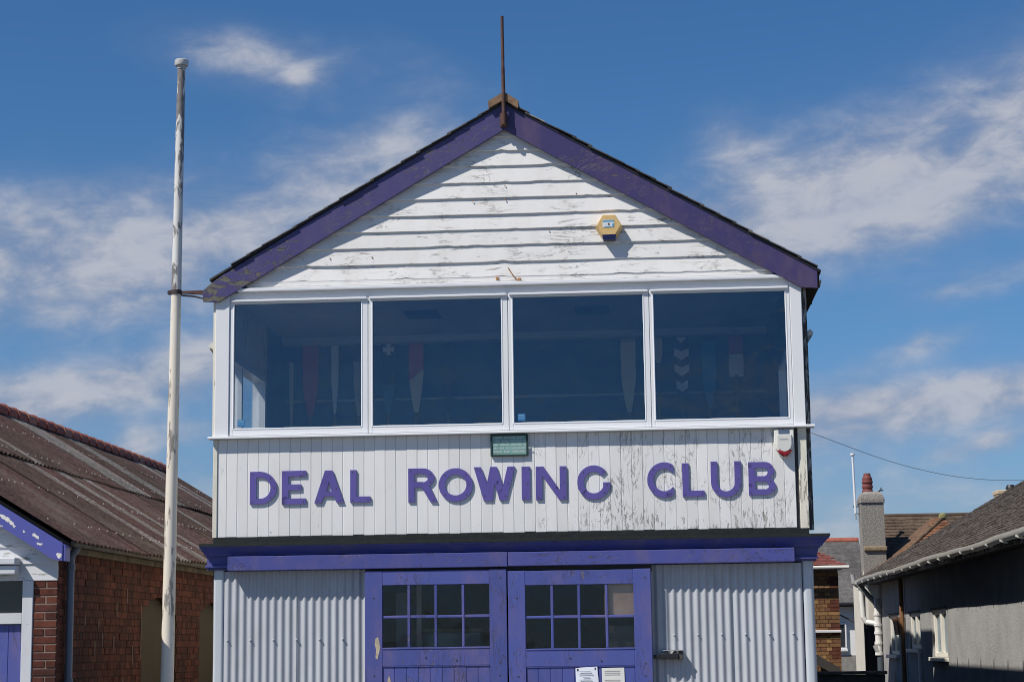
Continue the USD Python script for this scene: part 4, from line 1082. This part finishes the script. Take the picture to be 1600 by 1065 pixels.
# front gable
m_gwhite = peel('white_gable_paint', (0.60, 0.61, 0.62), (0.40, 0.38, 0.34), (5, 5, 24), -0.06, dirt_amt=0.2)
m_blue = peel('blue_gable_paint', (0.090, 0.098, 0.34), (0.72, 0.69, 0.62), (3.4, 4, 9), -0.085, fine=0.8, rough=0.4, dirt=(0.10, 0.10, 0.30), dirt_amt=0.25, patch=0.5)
zb = 2.372
k = 0
while zb < ZR - .25:
    zt = zb + 0.158
    hw = (ZR - .06 - zb) / RS
    hw2 = (ZR - .06 - zt) / RS
    x1, x2 = min(XR + hw, XL - .004), min(XR + hw2, XL - .004)
    lx1, lx2 = 2 * XR - x1, 2 * XR - x2
    part('gable_board', hull([(lx1, -0.905, zb), (x1, -0.905, zb), (lx2, -0.890, zt + .01), (x2, -0.890, zt + .01), (lx1, -0.86, zb), (x1, -0.86, zb), (lx2, -0.86, zt + .01), (x2, -0.86, zt + .01)]), m_gwhite, lb)
    zb = zt
def ln(x, off):
    return ZE - .022 + off + RS * (XE - .05 - x)
bb = Polygon([(XE - .045, 2.712), (XE - .045, 2.545), (-4.225, 2.565), (XR, ln(XR, -0.185)), (XR, ln(XR, 0.0))])
part('bargeboard', slab(bb.buffer(-.003).buffer(.003), -1.065, -1.035), m_blue, lb, label='blue gable bargeboard with flaked white patches')
bb2 = Polygon([(2 * XR - x, z) for x, z in bb.exterior.coords])
part('bargeboard', slab(bb2, -1.065, -1.035), m_blue, lb)
part('verge_soffit', hull([(XE - .05, -1.03, 2.70), (XR, -1.03, ln(XR, -.01)), (XE - .05, -0.88, 2.70), (XR, -0.88, ln(XR, -.01)), (XE - .05, -1.03, 2.67), (XR, -1.03, ln(XR, -.04)), (XE - .05, -0.88, 2.67), (XR, -0.88, ln(XR, -.04))]), m_gwhite, lb)
m_chip = plain('bare_white_primer', (0.68, 0.66, 0.60), rough=0.8, var=0.2, scale=30)
for pts in ([(-4.80, 3.045), (-4.741, 2.995), (-4.704, 2.987), (-4.65, 2.954), (-4.583, 2.877), (-4.599, 2.866), (-4.649, 2.91), (-4.707, 2.947), (-4.79, 3.01)],
            [(-4.427, 2.803), (-4.411, 2.813), (-4.39, 2.803), (-4.353, 2.762), (-4.359, 2.747), (-4.393, 2.771), (-4.414, 2.783)],
            [(-4.384, 2.723), (-4.359, 2.717), (-4.327, 2.713), (-4.325, 2.699), (-4.351, 2.693), (-4.375, 2.707)],
            [(-4.191, 2.617), (-4.163, 2.623), (-4.139, 2.608), (-4.136, 2.585), (-4.161, 2.569), (-4.184, 2.585)],
            [(-4.524, 2.841), (-4.501, 2.836), (-4.492, 2.82), (-4.508, 2.817)], [(-4.734, 2.892), (-4.714, 2.886), (-4.717, 2.876), (-4.734, 2.88)]):
    pp = Polygon(pts).buffer(0)
    rag = [(x + .006 * math.sin(37 * x + 19 * z + 5 * q), z + .006 * math.cos(53 * z + 11 * x + 3 * q)) for q, (x, z) in enumerate(list(pp.segmentize(.012).exterior.coords)[:-1])]
    part('bare_patch', slab(Polygon(rag).buffer(0), -1.0665, -1.0645), m_chip, lb)
part('bargeboard_return', bx(XE - .045, XE - .02, -1.055, -0.90, 2.545, 2.70), m_blue, lb)
# window, hood and door of the gable front
part('door_hood', [cb(-6.1, -4.585, -1.06, -0.906, 2.520, 2.585, .008), cb(-6.1, -4.590, -1.03, -0.906, 2.430, 2.512, .008)], m_gwhite, lb)
fr = part('window_frame', [cb(-4.555, -4.452, -0.912, -0.80, 0.0, 2.370, .004), cb(-6.2, -4.556, -0.910, -0.80, 1.965, 2.065, .004), cb(-6.2, -6.10, -0.912, -0.8, 0, 2.37, .004)], m_gwhite, lb)
part('pane', bx(-6.1, -4.556, -0.845, -0.838, 2.065, 2.372), m_glass_dark, fr)
dr = part('door', cb(-6.1, -5.40, -0.865, -0.82, 0.02, 1.963, .003), m_door, lb)
for k in range(6):
    xb = -4.558 - k * 0.135
    part('plank', cb(xb - .1335, xb - .001, -0.868, -0.83, 0.02, 1.962, .004), m_door, dr)
part('inner_wall', bx(-11.4, -4.45, -0.80, -0.70, 0, 3.0), m_gap, lb)
# downpipe
dp = thing('downpipe', 'dark blue-grey downpipe on the corner of the red brick hall', 'downpipe', (-4.168, -0.66, 0))
part('pipe', tube([(-4.10, -0.66, 2.70), (-4.168, -0.66, 2.60), (-4.168, -0.66, 0.02)], 0.036, 14), plain('blue_grey_pipe', (0.10, 0.125, 0.165), rough=0.35, var=0.15), dp, smooth=40)
m_collar = plain('blue_grey_collar', (0.10, 0.12, 0.15), rough=0.4)
for z in (1.42, 2.5):
    part('collar', lathe([(0.036, -.03), (0.044, -.03), (0.044, .03), (0.036, .03)], (-4.168, -0.66, z), 14), m_collar, dp)

# ================================================================== RIGHT GREY BUNGALOW
XW = 5.80
rb = thing('grey_bungalow', 'long grey rendered bungalow with dark mottled shingle roof and white gutter, far right', 'bungalow', (XW, 3.0, 0))
m_render = plain('grey_render', (0.335, 0.33, 0.32), rough=0.95, var=0.20, scale=1.7, bump=0.008, bscale=24)
wins = [(10.28, 11.78, 1.44, 2.16), (13.05, 14.40, 1.56, 2.15), (15.85, 17.20, 1.45, 2.15)]
wl = sbox(-3.0, 0, 18.38, 2.95)
for a, b, c, d in wins:
    wl = wl.difference(sbox(a, c, b, d))
part('side_wall', slab_x(wl, XW, XW + .25), m_render, rb)
part('end_wall', slab(Polygon([(XW, 0), (XW, 2.9), (9.2, 4.85), (12.6, 2.9), (12.6, 0)]), 18.38, 18.6), m_render, rb)
part('front_wall', slab(Polygon([(XW, 0), (XW, 2.9), (9.2, 4.85), (12.6, 2.9), (12.6, 0)]), -3.2, -3.0), m_render, rb)
m_wframe = plain('cream_window_paint', (0.74, 0.71, 0.62), rough=0.5, var=0.08)
for a, b, c, d in wins:
    f = part('window_frame', [cb(XW + .030, XW + .12, a, a + .10, c, d, .004), cb(XW + .030, XW + .12, b - .10, b, c, d, .004), cb(XW + .030, XW + .12, a + .1, b - .1, c, c + .07, .004), cb(XW + .030, XW + .12, a + .1, b - .1, d - .06, d, .004),
                                 cb(XW + .024, XW + .12, (a + b) / 2 - .09, (a + b) / 2 + .05, c + .07, d - .06, .004)], m_wframe, rb)
    part('pane', bx(XW + .07, XW + .075, a + .05, b - .05, c + .03, d - .03), m_glass_old, f)
    part('room_behind', bx(XW + .22, XW + .24, a - .05, b + .05, c - .05, d + .05), m_gap, f)
    part('sill', cb(XW - .07, XW + .08, a - .06, b + .06, c - .06, c, .006), m_wframe, f)
    part('lintel', cb(XW - .012, XW + .02, a - .05, b + .05, d + .005, d + .035, .003), m_gap, f)
# roof
RX, RZ, PS = 5.42, 2.865, 0.562
RXR = 9.25
rl = math.hypot(RXR - RX, PS * (RXR - RX))
vx, vz = 1 / math.hypot(1, PS), PS / math.hypot(1, PS)
mx_, mz_ = -PS / math.hypot(1, PS), 1 / math.hypot(1, PS)


def shingle_mat(name, stops, scale=9.0):
    return M(name, {'g': ('geometry', {}), 'rp': ('rgb_ramp', {'ramp': stops}), 'n': ('noise_texture', {'scale': scale, 'detail': 6, 'roughness': 0.7}), 'r': ('map_range', {'from_min': 0.3, 'from_max': 0.7, 'to_min': 0.6, 'to_max': 1.4}), 'hs': ('hsv', {}),
                    'n2': ('noise_texture', {'scale': 0.9, 'detail': 5, 'roughness': 0.6}), 'r2': ('map_range', {'from_min': 0.3, 'from_max': 0.7, 'to_min': 0.75, 'to_max': 1.3}), 'mm': ('math', {'math_type': 'multiply'}),
                    'b': ('bump', {'distance': 0.004, 'strength': 1.0}), 'p': ('principled_bsdf', {'roughness': 0.9, 'specular_ior_level': 0.25})},
             [('g.random_per_island', 'rp.fac'), ('g.position', 'n.vector'), ('n.fac', 'r.value'), ('g.position', 'n2.vector'), ('n2.fac', 'r2.value'), ('r.result', 'mm.value1'), ('r2.result', 'mm.value2'), ('rp.color', 'hs.color'), ('mm.value', 'hs.value'), ('hs.color', 'p.base_color'), ('n.fac', 'b.height'), ('b.normal', 'p.normal')])


def tile_field(origin, along, up, normal, La, Lu, w, gauge, th, jitter, clip=None, seed=1):
    """Overlapping tiles on a plane: along (horizontal unit), up (slope unit), normal."""
    r = np.random.default_rng(seed)
    V, F = [], []
    o, a, u, nn = (np.array(q, float) for q in (origin, along, up, normal))
    rows = int(Lu / gauge)
    k = 0
    for i in range(rows):
        s = i * gauge
        off = (w / 2 if i % 2 else 0)
        x = -off
        while x < La:
            x0, x1 = max(x, 0) + .002, min(x + w, La) - .002
            x += w
            if x1 - x0 < .03 or (clip and not clip((x0 + x1) / 2, s + gauge / 2)):
                continue
            j = r.normal(0, 1, 4) * jitter
            q = []
            for dx, ds, h in ((x0, 0, th + j[0]), (x1, 0, th + j[1]), (x1, gauge * 1.25, .002), (x0, gauge * 1.25, .002)):
                q.append(o + a * dx + u * (s + ds + j[2] * 1.5) + nn * h)
            for dx, ds, h in ((x0, 0, th + j[0] - .014), (x1, 0, th + j[1] - .014), (x1, gauge * 1.25, -.012), (x0, gauge * 1.25, -.012)):
                q.append(o + a * dx + u * (s + ds + j[2] * 1.5) + nn * h)
            V += q
            F += [[k, k + 1, k + 2], [k, k + 2, k + 3], [k, k + 4, k + 5], [k, k + 5, k + 1], [k + 1, k + 5, k + 6], [k + 1, k + 6, k + 2], [k, k + 3, k + 7], [k, k + 7, k + 4]]
            k += 8
    return trimesh.Trimesh(np.array(V), np.array(F), process=False)


m_shingle = shingle_mat('mottled_shingles', [(0, (0.080, 0.066, 0.054)), (0.3, (0.13, 0.108, 0.090)), (0.6, (0.185, 0.157, 0.135)), (0.85, (0.26, 0.23, 0.20)), (1.0, (0.55, 0.51, 0.45))])
part('roof_deck', hull([(RX, y, RZ - .02) for y in (-3.3, 18.66)] + [(RX, y, RZ - .07) for y in (-3.3, 18.66)] + [(RXR, y, RZ + PS * (RXR - RX) - .02) for y in (-3.3, 18.66)] + [(RXR, y, RZ + PS * (RXR - RX) - .07) for y in (-3.3, 18.66)]), m_darkwood, rb)
part('far_slope', hull([(RXR, y, RZ + PS * (RXR - RX)) for y in (-3.3, 18.66)] + [(13.0, y, RZ) for y in (-3.3, 18.66)] + [(RXR, y, RZ + PS * (RXR - RX) - .06) for y in (-3.3, 18.66)] + [(13.0, y, RZ - .06) for y in (-3.3, 18.66)]), m_slate, rb)
part('shingles', tile_field((RX - .03, -3.3, RZ), (0, 1, 0), (vx, 0, vz), (mx_, 0, mz_), 21.97, rl, 0.20, 0.115, 0.010, 0.004, seed=3), m_shingle, rb, kind='stuff')
part('ridge_cap', tube([(RXR, -3.3, RZ + PS * (RXR - RX)), (RXR, 18.7, RZ + PS * (RXR - RX))], 0.09, 12), m_slate, rb)
part('verge_board', slab(Polygon([(RX - .02, RZ - .02), (RXR, RZ + PS * (RXR - RX) - .02), (RXR, RZ + PS * (RXR - RX) - .13), (RX + .02, RZ - .12)]), 18.66, 18.69), m_slate, rb)
part('soffit', bx(RX + .03, XW, -3.2, 18.6, RZ - .10, RZ - .08), m_darkwood, rb)
part('fascia', bx(RX + .02, RX + .045, -3.2, 18.62, RZ - .13, RZ - .015), m_sideboard, rb)
gut = [(RX - .075, 0.0), (RX - .068, -.045), (RX - .045, -.075), (RX - .015, -.080), (RX + .008, -.06), (RX + .016, 0.0), (RX + .008, 0.0), (RX - .015, -.05), (RX - .045, -.06), (RX - .066, 0.0)]
P = []
for y in np.linspace(-3.2, 18.5, 24):
    sag = 0.010 * math.sin(y * 0.9) + 0.006 * math.sin(y * 2.3)
    P.append([(a, y, RZ - .005 + b + sag) for a, b in gut + gut[:1]])
m_gutter = plain('white_gutter_plastic', (0.66, 0.65, 0.60), rough=0.4, var=0.12, scale=2)
part('gutter', grid(np.array(P)), m_gutter, rb, smooth=50)
for k in range(23):
    y = -2.6 + k * 0.95
    part('gutter_bracket', [hull([(RX - .075 + dx, yy, RZ + dz) for yy in (y, y + .022) for dx, dz in ((0, -.055), (0, -.075), (.05, -.098), (.05, -.085), (.09, -.10), (.09, -.088))])], m_gutter, rb)
# pipe and box between the far windows
t = thing('waste_pipe', 'rusty brown waste pipe with box between the two far windows of the grey bungalow', 'waste pipe', (5.72, 14.85, 0))
part('pipe', tube([(5.74, 14.85, 2.75), (5.74, 14.85, 0.02)], 0.04, 10), plain('rusty_pipe', (0.22, 0.11, 0.05), rough=0.7, var=0.3), t)
part('hopper', hull([(5.66, 14.95, 2.10), (5.66, 15.55, 2.10), (5.79, 14.95, 2.10), (5.79, 15.55, 2.10), (5.69, 15.0, 1.80), (5.69, 15.5, 1.80), (5.79, 15.0, 1.80), (5.79, 15.5, 1.80)]), plain('rusty_box', (0.20, 0.10, 0.05), rough=0.8, var=0.4), t)
single('thin_pipe', tube([(5.76, 13.0, 1.5), (5.76, 13.0, 0.02)], 0.03, 8), m_upvc, 'thin vertical pipe below the middle window of the grey bungalow', 'pipe')
# pipe cluster at the far corner
dpc = thing('downpipe', 'white plastic downpipe with elbows and dark foot at the end of the bungalow gutter', 'downpipe', (5.6, 18.3, 0))
m_wp = plain('white_pipe_plastic', (0.70, 0.69, 0.66), rough=0.35, var=0.08)
part('swan_neck', tube([(5.36, 18.35, 2.80), (5.42, 18.35, 2.74), (5.66, 18.25, 2.45), (5.72, 18.22, 2.38)], 0.05, 12), plain('grey_pipe_plastic', (0.30, 0.30, 0.29), rough=0.5), dpc, smooth=40)
part('pipe', tube([(5.72, 18.22, 2.50), (5.72, 18.22, 1.42)], 0.062, 14), m_wp, dpc, smooth=40)
part('foot_pipe', tube([(5.74, 18.22, 1.44), (5.74, 18.22, 0.02)], 0.058, 14), plain('dark_pipe', (0.07, 0.09, 0.11), rough=0.4), dpc, smooth=40)
for z in (2.36, 2.2, 2.0, 1.85, 1.66, 1.46):
    part('collar', lathe([(0.062, -.025), (0.076, -.025), (0.076, .025), (0.062, .025)], (5.72, 18.22, z), 14), m_wp, dpc)
part('side_pipe', tube([(5.45, 18.4, 2.72), (5.47, 18.4, 2.15), (5.52, 18.4, 2.06), (5.70, 18.3, 2.02)], 0.05, 12), m_wp, dpc, smooth=40)
m_stub = plain('grey_pipe_stub', (0.38, 0.38, 0.37), rough=0.5)
part('branch', tube([(5.65, 18.2, 1.62), (5.70, 18.2, 1.50)], 0.05, 10), m_stub, dpc, smooth=40)
part('branch', tube([(5.30, 18.4, 2.96), (5.32, 18.4, 2.80), (5.40, 18.4, 2.74)], 0.045, 10), m_stub, dpc, smooth=40)

# ================================================================== HOUSES BEHIND, RIGHT
fh = thing('tiled_house', 'brown tiled house with a pebble-dashed chimney behind the grey bungalow', 'house', (6.5, 22, 0))
m_cwall = plain('cream_render', (0.58, 0.54, 0.45), rough=0.9, var=0.1)
part('wall', [bx(6.02, 9.6, 22.30, 25.2, 0, 2.98)], m_cwall, fh)
m_tile = shingle_mat('brown_plain_tiles', [(0, (0.095, 0.068, 0.048)), (0.5, (0.15, 0.105, 0.072)), (0.8, (0.22, 0.135, 0.08)), (0.92, (0.32, 0.15, 0.07)), (1.0, (0.42, 0.36, 0.28))], scale=6)
m_tile_o = shingle_mat('orange_plain_tiles', [(0, (0.18, 0.085, 0.045)), (0.4, (0.32, 0.13, 0.06)), (0.75, (0.40, 0.17, 0.08)), (1.0, (0.34, 0.22, 0.14))], scale=6)
# main slope: eave at y=22.0, z=2.95; ridge at y=23.45, z=4.39; the house stands a little askew
du = np.array([0, 1.45, 1.44]); Lu = float(np.linalg.norm(du)); du = du / Lu
dn = np.cross([1, 0, 0], du)
part('main_deck', hull([(5.94, 22.0, 2.93), (9.8, 22.0, 2.93), (6.07, 23.45, 4.37), (9.8, 23.45, 4.37), (5.94, 22.0, 2.86), (9.8, 22.0, 2.86), (6.07, 23.45, 4.29), (9.8, 23.45, 4.29), (6.15, 24.9, 2.95), (9.8, 24.9, 2.95)]), m_darkwood, fh)
part('main_tiles', tile_field((5.94, 22.0, 2.945), (1, 0, 0), du, dn, 3.86, Lu, 0.165, 0.10, 0.018, 0.003, clip=lambda x, s: x > 0.03 + .065 * s, seed=5), m_tile, fh, kind='stuff')
part('ridge', tube([(6.09, 23.46, 4.385), (9.8, 23.46, 4.385)], 0.045, 10), plain('dark_ridge', (0.085, 0.06, 0.045), rough=0.9, var=0.3), fh)
part('verge_strip', hull([(5.905, 21.97, 2.88), (5.955, 21.97, 2.88), (5.905, 21.97, 2.97), (5.955, 21.97, 2.97), (5.97, 22.85, 3.76), (6.02, 22.85, 3.76), (5.97, 22.85, 3.84), (6.02, 22.85, 3.84)]), m_cwall, fh)
# projecting wing with a hipped end whose tiles are orange
wa = np.array((7.72, 22.6, 4.27)); wl_ = np.array((6.12, 20.9, 3.0)); wr_ = np.array((9.14, 20.9, 3.0))
part('wing_hip', hull([wa, wl_, wr_, wa - (0, 0, .5), wl_ - (0, 0, .1), wr_ - (0, 0, .1)]), m_darkwood, fh)
hu = (wa - (wl_ + wr_) / 2); Lh = float(np.linalg.norm(hu)); hu = hu / Lh
hn = np.cross([1, 0, 0], hu)
part('hip_tiles', tile_field(wl_ + hn * .004, (1, 0, 0), hu, hn, 2.84, Lh, 0.165, 0.10, 0.018, 0.003, clip=lambda x, s: abs(x - 1.42) < 1.42 * (1 - s / Lh), seed=8), m_tile_o, fh, kind='stuff')
hip = []
for k in range(9):
    a = wl_ + (wa - wl_) * (k / 9); b = wl_ + (wa - wl_) * ((k + 1.12) / 9)
    hip.append(trimesh.creation.cylinder(0.042, segment=(a + (0, 0, .015), b + (0, 0, .028)), sections=10))
part('hip_ridge', hip, plain('mossy_hip_tile', (0.13, 0.085, 0.05), rough=0.9, var=0.5, scale=7), fh)
part('wing_left', hull([wl_ + (-.22, 1.0, 0.06), wl_, wa, wa + (-.16, .75, 0.05), wl_ - (0, 0, .1), wa - (0, 0, .2)]), plain('orange_wing_tiles', (0.125, 0.072, 0.043), rough=0.9, var=0.6, scale=9, bump=0.02, bscale=18), fh)
part('finial', lathe([(0, .11), (.05, .10), (.085, .05), (.09, 0.0), (.0, -.03)], tuple(wa + (-.02, 0, .0)), 14), plain('lichened_finial', (0.20, 0.19, 0.08), rough=0.9, var=0.5, scale=20), fh)
# chimney
m_dash = plain('pebble_dash', (0.265, 0.245, 0.215), rough=0.95, var=0.3, scale=22, bump=0.02, bscale=40)
chm = part('chimney', hull([(x, y, z) for y in (21.95, 22.5) for x, z in ((5.925, 3.0), (6.395, 3.0), (5.905, 4.57), (6.385, 4.57))]), m_dash, fh)
part('chimney_band', [cb(5.885, 6.405, 21.92, 22.53, 4.56, 4.68, .02)], m_dash, chm)
part('chimney_shoulder', hull([(x, y, z) for y0, y1, x0, x1, z in ((21.93, 22.52, 5.90, 6.39, 4.68), (21.95, 22.5, 5.925, 6.365, 4.75), (22.02, 22.43, 5.99, 6.30, 4.815)) for x in (x0, x1) for y in (y0, y1)]), m_dash, chm)
m_pot = plain('red_chimney_pot', (0.17, 0.045, 0.038), rough=0.7, var=0.35, scale=8)
part('chimney_pot', lathe([(0.0, 0.0), (0.118, 0.0), (0.118, .03), (0.105, .05), (0.105, .09), (0.118, .10), (0.118, .13), (0.105, .15), (0.105, .19), (0.118, .20), (0.118, .23), (0.105, .25), (0.105, .30), (0.078, .345), (0.072, .40), (0.05, .405), (0.05, .30), (0, .30)], (6.09, 22.2, 4.81), 18), m_pot, chm, smooth=30)
part('flashing', cb(5.93, 6.42, 21.90, 22.0, 3.56, 3.66, .02), plain('mortar_flaunch', (0.26, 0.20, 0.12), rough=0.95, var=0.4, scale=12), chm)
part('chimney_bracket', [tube([(6.25, 22.1, 4.80), (6.36, 22.1, 4.84), (6.36, 22.1, 4.90)], .012, 6), tube([(6.32, 22.1, 4.84), (6.41, 22.1, 4.84)], .012, 6)], m_black, chm)
an = thing('antenna_pole', 'slim white antenna tube fixed beside the pebble-dashed chimney', 'antenna', (5.81, 22.2, 4.2))
part('mast', tube([(5.818, 22.2, 4.37), (5.804, 22.2, 5.59)], 0.0245, 12), m_upvc, an, smooth=40)
part('tip', lathe([(0, .06), (.045, .055), (.05, .02), (.024, 0.0), (0, 0)], (5.804, 22.2, 5.59), 14), m_upvc, an, smooth=40)
part('stub', tube([(5.818, 22.2, 4.37), (5.822, 22.2, 4.24)], 0.014, 8), m_galv, an)
part('bracket', [tube([(5.77, 22.2, 4.515), (5.93, 22.2, 4.515)], .012, 6), tube([(5.82, 22.2, 4.38), (5.93, 22.2, 4.34)], .007, 6)], m_black, an)
t = thing('garden_gate', 'dark brown boarded gate between the white pipes and the white house', 'gate', (5.9, 20.4, 0))
for k in range(5):
    part('gate_board', cb(5.75 + k * .1, 5.848 + k * .1, 20.4, 20.43, 0.02, 2.02, .004), m_darkwood, t)
part('gate_rail', cb(5.75, 6.25, 20.432, 20.46, 0.1, 1.95, .004), m_darkwood, t)
part('gate_post', cb(5.70, 5.745, 20.38, 20.46, 0, 2.85, .004), m_black, t)

wh = thing('white_house', 'white rendered house with a grey slate roof and red ridge, behind the alley', 'house', (6.0, 28, 0))
m_wwall = plain('white_render', (0.74, 0.74, 0.73), rough=0.9, var=0.06)
WZ = 2.61
part('wall', [bx(2.0, 6.62, 28.05, 33, 1.37, WZ)], m_wwall, wh)
part('plinth', bx(1.98, 6.64, 28.0, 33, 0, 1.37), plain('grey_plinth', (0.24, 0.23, 0.21), rough=0.95, var=0.3, scale=8), wh)
uu = np.array([0, 2.5, 1.62]); LU = float(np.linalg.norm(uu)); uu = uu / LU
part('roof_deck', hull([(1.8, 27.85, WZ - .02), (6.75, 27.85, WZ - .02), (1.8, 30.35, WZ + 1.60), (6.75, 30.35, WZ + 1.60), (1.8, 27.85, WZ - .09), (6.75, 27.85, WZ - .09), (1.8, 33, WZ - .1), (6.75, 33, WZ - .1)]), m_darkwood, wh)
part('slates', tile_field((1.8, 27.85, WZ), (1, 0, 0), uu, np.cross([1, 0, 0], uu), 4.95, LU, 0.25, 0.18, 0.006, 0.002, seed=11), shingle_mat('grey_slates', [(0, (0.095, 0.090, 0.085)), (1.0, (0.145, 0.135, 0.125))], scale=5), wh, kind='stuff')
for k in range(11):
    part('ridge_tile', trimesh.creation.cylinder(0.085, segment=((1.8 + k * .45, 30.35, WZ + 1.60), (1.8 + k * .45 + .445, 30.35, WZ + 1.60)), sections=12), m_ridge_red[int(rng.integers(2))], wh)
wf = part('window', [cb(5.80, 5.835, 27.98, 28.06, 1.55, 2.10, .004), cb(6.08, 6.115, 27.98, 28.06, 1.55, 2.10, .004), cb(5.80, 6.115, 27.985, 28.06, 1.52, 1.55, .004), cb(5.80, 6.115, 27.985, 28.06, 2.10, 2.135, .004)], m_upvc, wh)
part('pane', bx(5.835, 6.08, 28.02, 28.045, 1.55, 2.10), m_glass_dark, wf)
part('window_sill', cb(5.78, 6.135, 27.93, 28.06, 1.46, 1.515, .01), m_upvc, wh)
part('gutter', cb(1.8, 6.75, 27.74, 27.84, WZ - .07, WZ - .01, .02), m_black, wh)
part('soil_pipe', [tube([(6.38, 27.93, WZ - .05), (6.38, 27.93, 1.45), (6.62, 27.9, 1.40)], 0.055, 12), tube([(6.38, 27.93, WZ + .05), (6.38, 27.93, 2.2)], 0.04, 10)], plain('grey_soil_pipe', (0.16, 0.17, 0.18), rough=0.5), wh, smooth=40)
part('diagonal_pipe', tube([(5.9, 27.93, 2.36), (6.6, 27.93, 2.0)], 0.02, 8), m_gap, wh)
part('corner_pipe', tube([(6.60, 27.88, WZ), (6.60, 27.88, 0.1)], 0.045, 10), m_black, wh)

# yellow brick outhouse
oh = thing('brick_outhouse', 'narrow yellow and red brick outhouse with red tiled roof beside the boathouse wall', 'outhouse', (4.8, 18.9, 0))
yel = [brick_mat('yellow_brick_a', (0.30, 0.175, 0.075), (0.16, 0.09, 0.05)), brick_mat('yellow_brick_b', (0.25, 0.135, 0.06), (0.14, 0.075, 0.04)), brick_mat('brown_brick', (0.20, 0.10, 0.055), (0.12, 0.06, 0.04))]
part('core', bx(3.1, 5.07, 18.92, 20.1, 0, 3.10), m_mortar, oh)
mesh = [[], [], [], []]
for k in range(40):
    z0 = 0.02 + k * H
    if z0 > 3.04:
        break
    y = 5.075
    first = True
    x = 5.075
    while x > 3.12:
        ln_ = 0.225 if (k % 2) else 0.1125
        if first and not k % 2:
            ln_ = 0.17
        b = bx(max(x - ln_ + .01, 3.1), x, 18.90 + float(rng.normal(0, .002)), 19.0, z0, z0 + .065)
        mesh[3 if (x > 4.93 and (k // 3) % 2 == 0) else int(rng.integers(3))].append(b)
        x -= ln_
        first = False
for q, mt in zip(mesh, yel + [reds[2]]):
    if q:
        part('brickwork', q, mt, oh, kind='stuff')
part('string_course', cb(3.1, 5.095, 18.84, 18.92, 1.866, 1.918, .008), m_upvc, oh)
part('roof_tiles', tile_field((3.0, 18.70, 3.155), (1, 0, 0), (0, .92, .39), (0, -.39, .92), 2.27, 0.72, 0.17, 0.09, 0.016, 0.004, clip=lambda x, s: x < 2.27 - s * .75, seed=21), shingle_mat('red_pantiles', [(0, (0.17, 0.06, 0.05)), (0.6, (0.25, 0.10, 0.08)), (1, (0.40, 0.30, 0.26))]), oh, kind='stuff')
part('roof_deck', hull([(3.0, 18.72, 3.11), (5.24, 18.72, 3.11), (3.0, 19.35, 3.40), (4.70, 19.35, 3.40), (3.0, 20.2, 3.11), (5.24, 20.2, 3.11)]), m_darkwood, oh)
part('gutter', cb(3.0, 5.28, 18.60, 18.69, 3.08, 3.145, .02), m_gutter, oh)
# low wall, leaning board, far stack
lw = thing('garden_wall', 'low weathered concrete wall across the alley', 'wall', (5.0, 16.6, 0))
part('wall', bx(3.3, 5.62, 16.6, 16.75, 0, 1.10), plain('weathered_concrete', (0.16, 0.135, 0.10), rough=0.95, var=0.4, scale=6, bump=0.02), lw)
part('coping', cb(3.28, 5.66, 16.56, 16.79, 1.105, 1.165, .012), plain('concrete_coping', (0.19, 0.16, 0.12), rough=0.95, var=0.4, scale=8), lw)
t = thing('leaning_board', 'dark board leaning against the brick outhouse', 'board', (4.75, 18.7, 1.2))
part('board', hull([(x, y, z) for y in (18.76, 18.80) for x, z in ((4.54, 1.285), (4.54, 1.49), (5.03, 1.20), (5.03, 1.10), (4.83, 1.13))]), m_darkwood, t)
fs = thing('buff_chimney_stack', 'buff chimney stack with a black cowl peeping over the bungalow roof', 'chimney', (10.35, 30, 3))
part('stack', cb(10.22, 10.90, 30, 30.6, 2.0, 5.38, .02), plain('buff_render', (0.45, 0.35, 0.22), rough=0.9, var=0.2, scale=5), fs)
part('cap_course', cb(10.20, 10.92, 29.98, 30.62, 5.29, 5.40, .02), plain('buff_cap', (0.48, 0.37, 0.23), rough=0.9, var=0.2, scale=5), fs)
part('cowl', lathe([(0, .16), (.09, .15), (.12, .08), (.13, 0.0), (0, 0)], (10.60, 30.3, 5.395), 14), m_black, fs)
part('building_below', [bx(9.3, 13.0, 29.5, 34, 0, 3.0), hull([(9.2, 29.4, 3.0), (13.1, 29.4, 3.0), (9.2, 34.1, 3.0), (13.1, 34.1, 3.0), (9.5, 31.7, 4.4), (13.0, 31.7, 4.4)])], plain('far_house', (0.20, 0.13, 0.09), rough=0.9, var=0.2), fs)
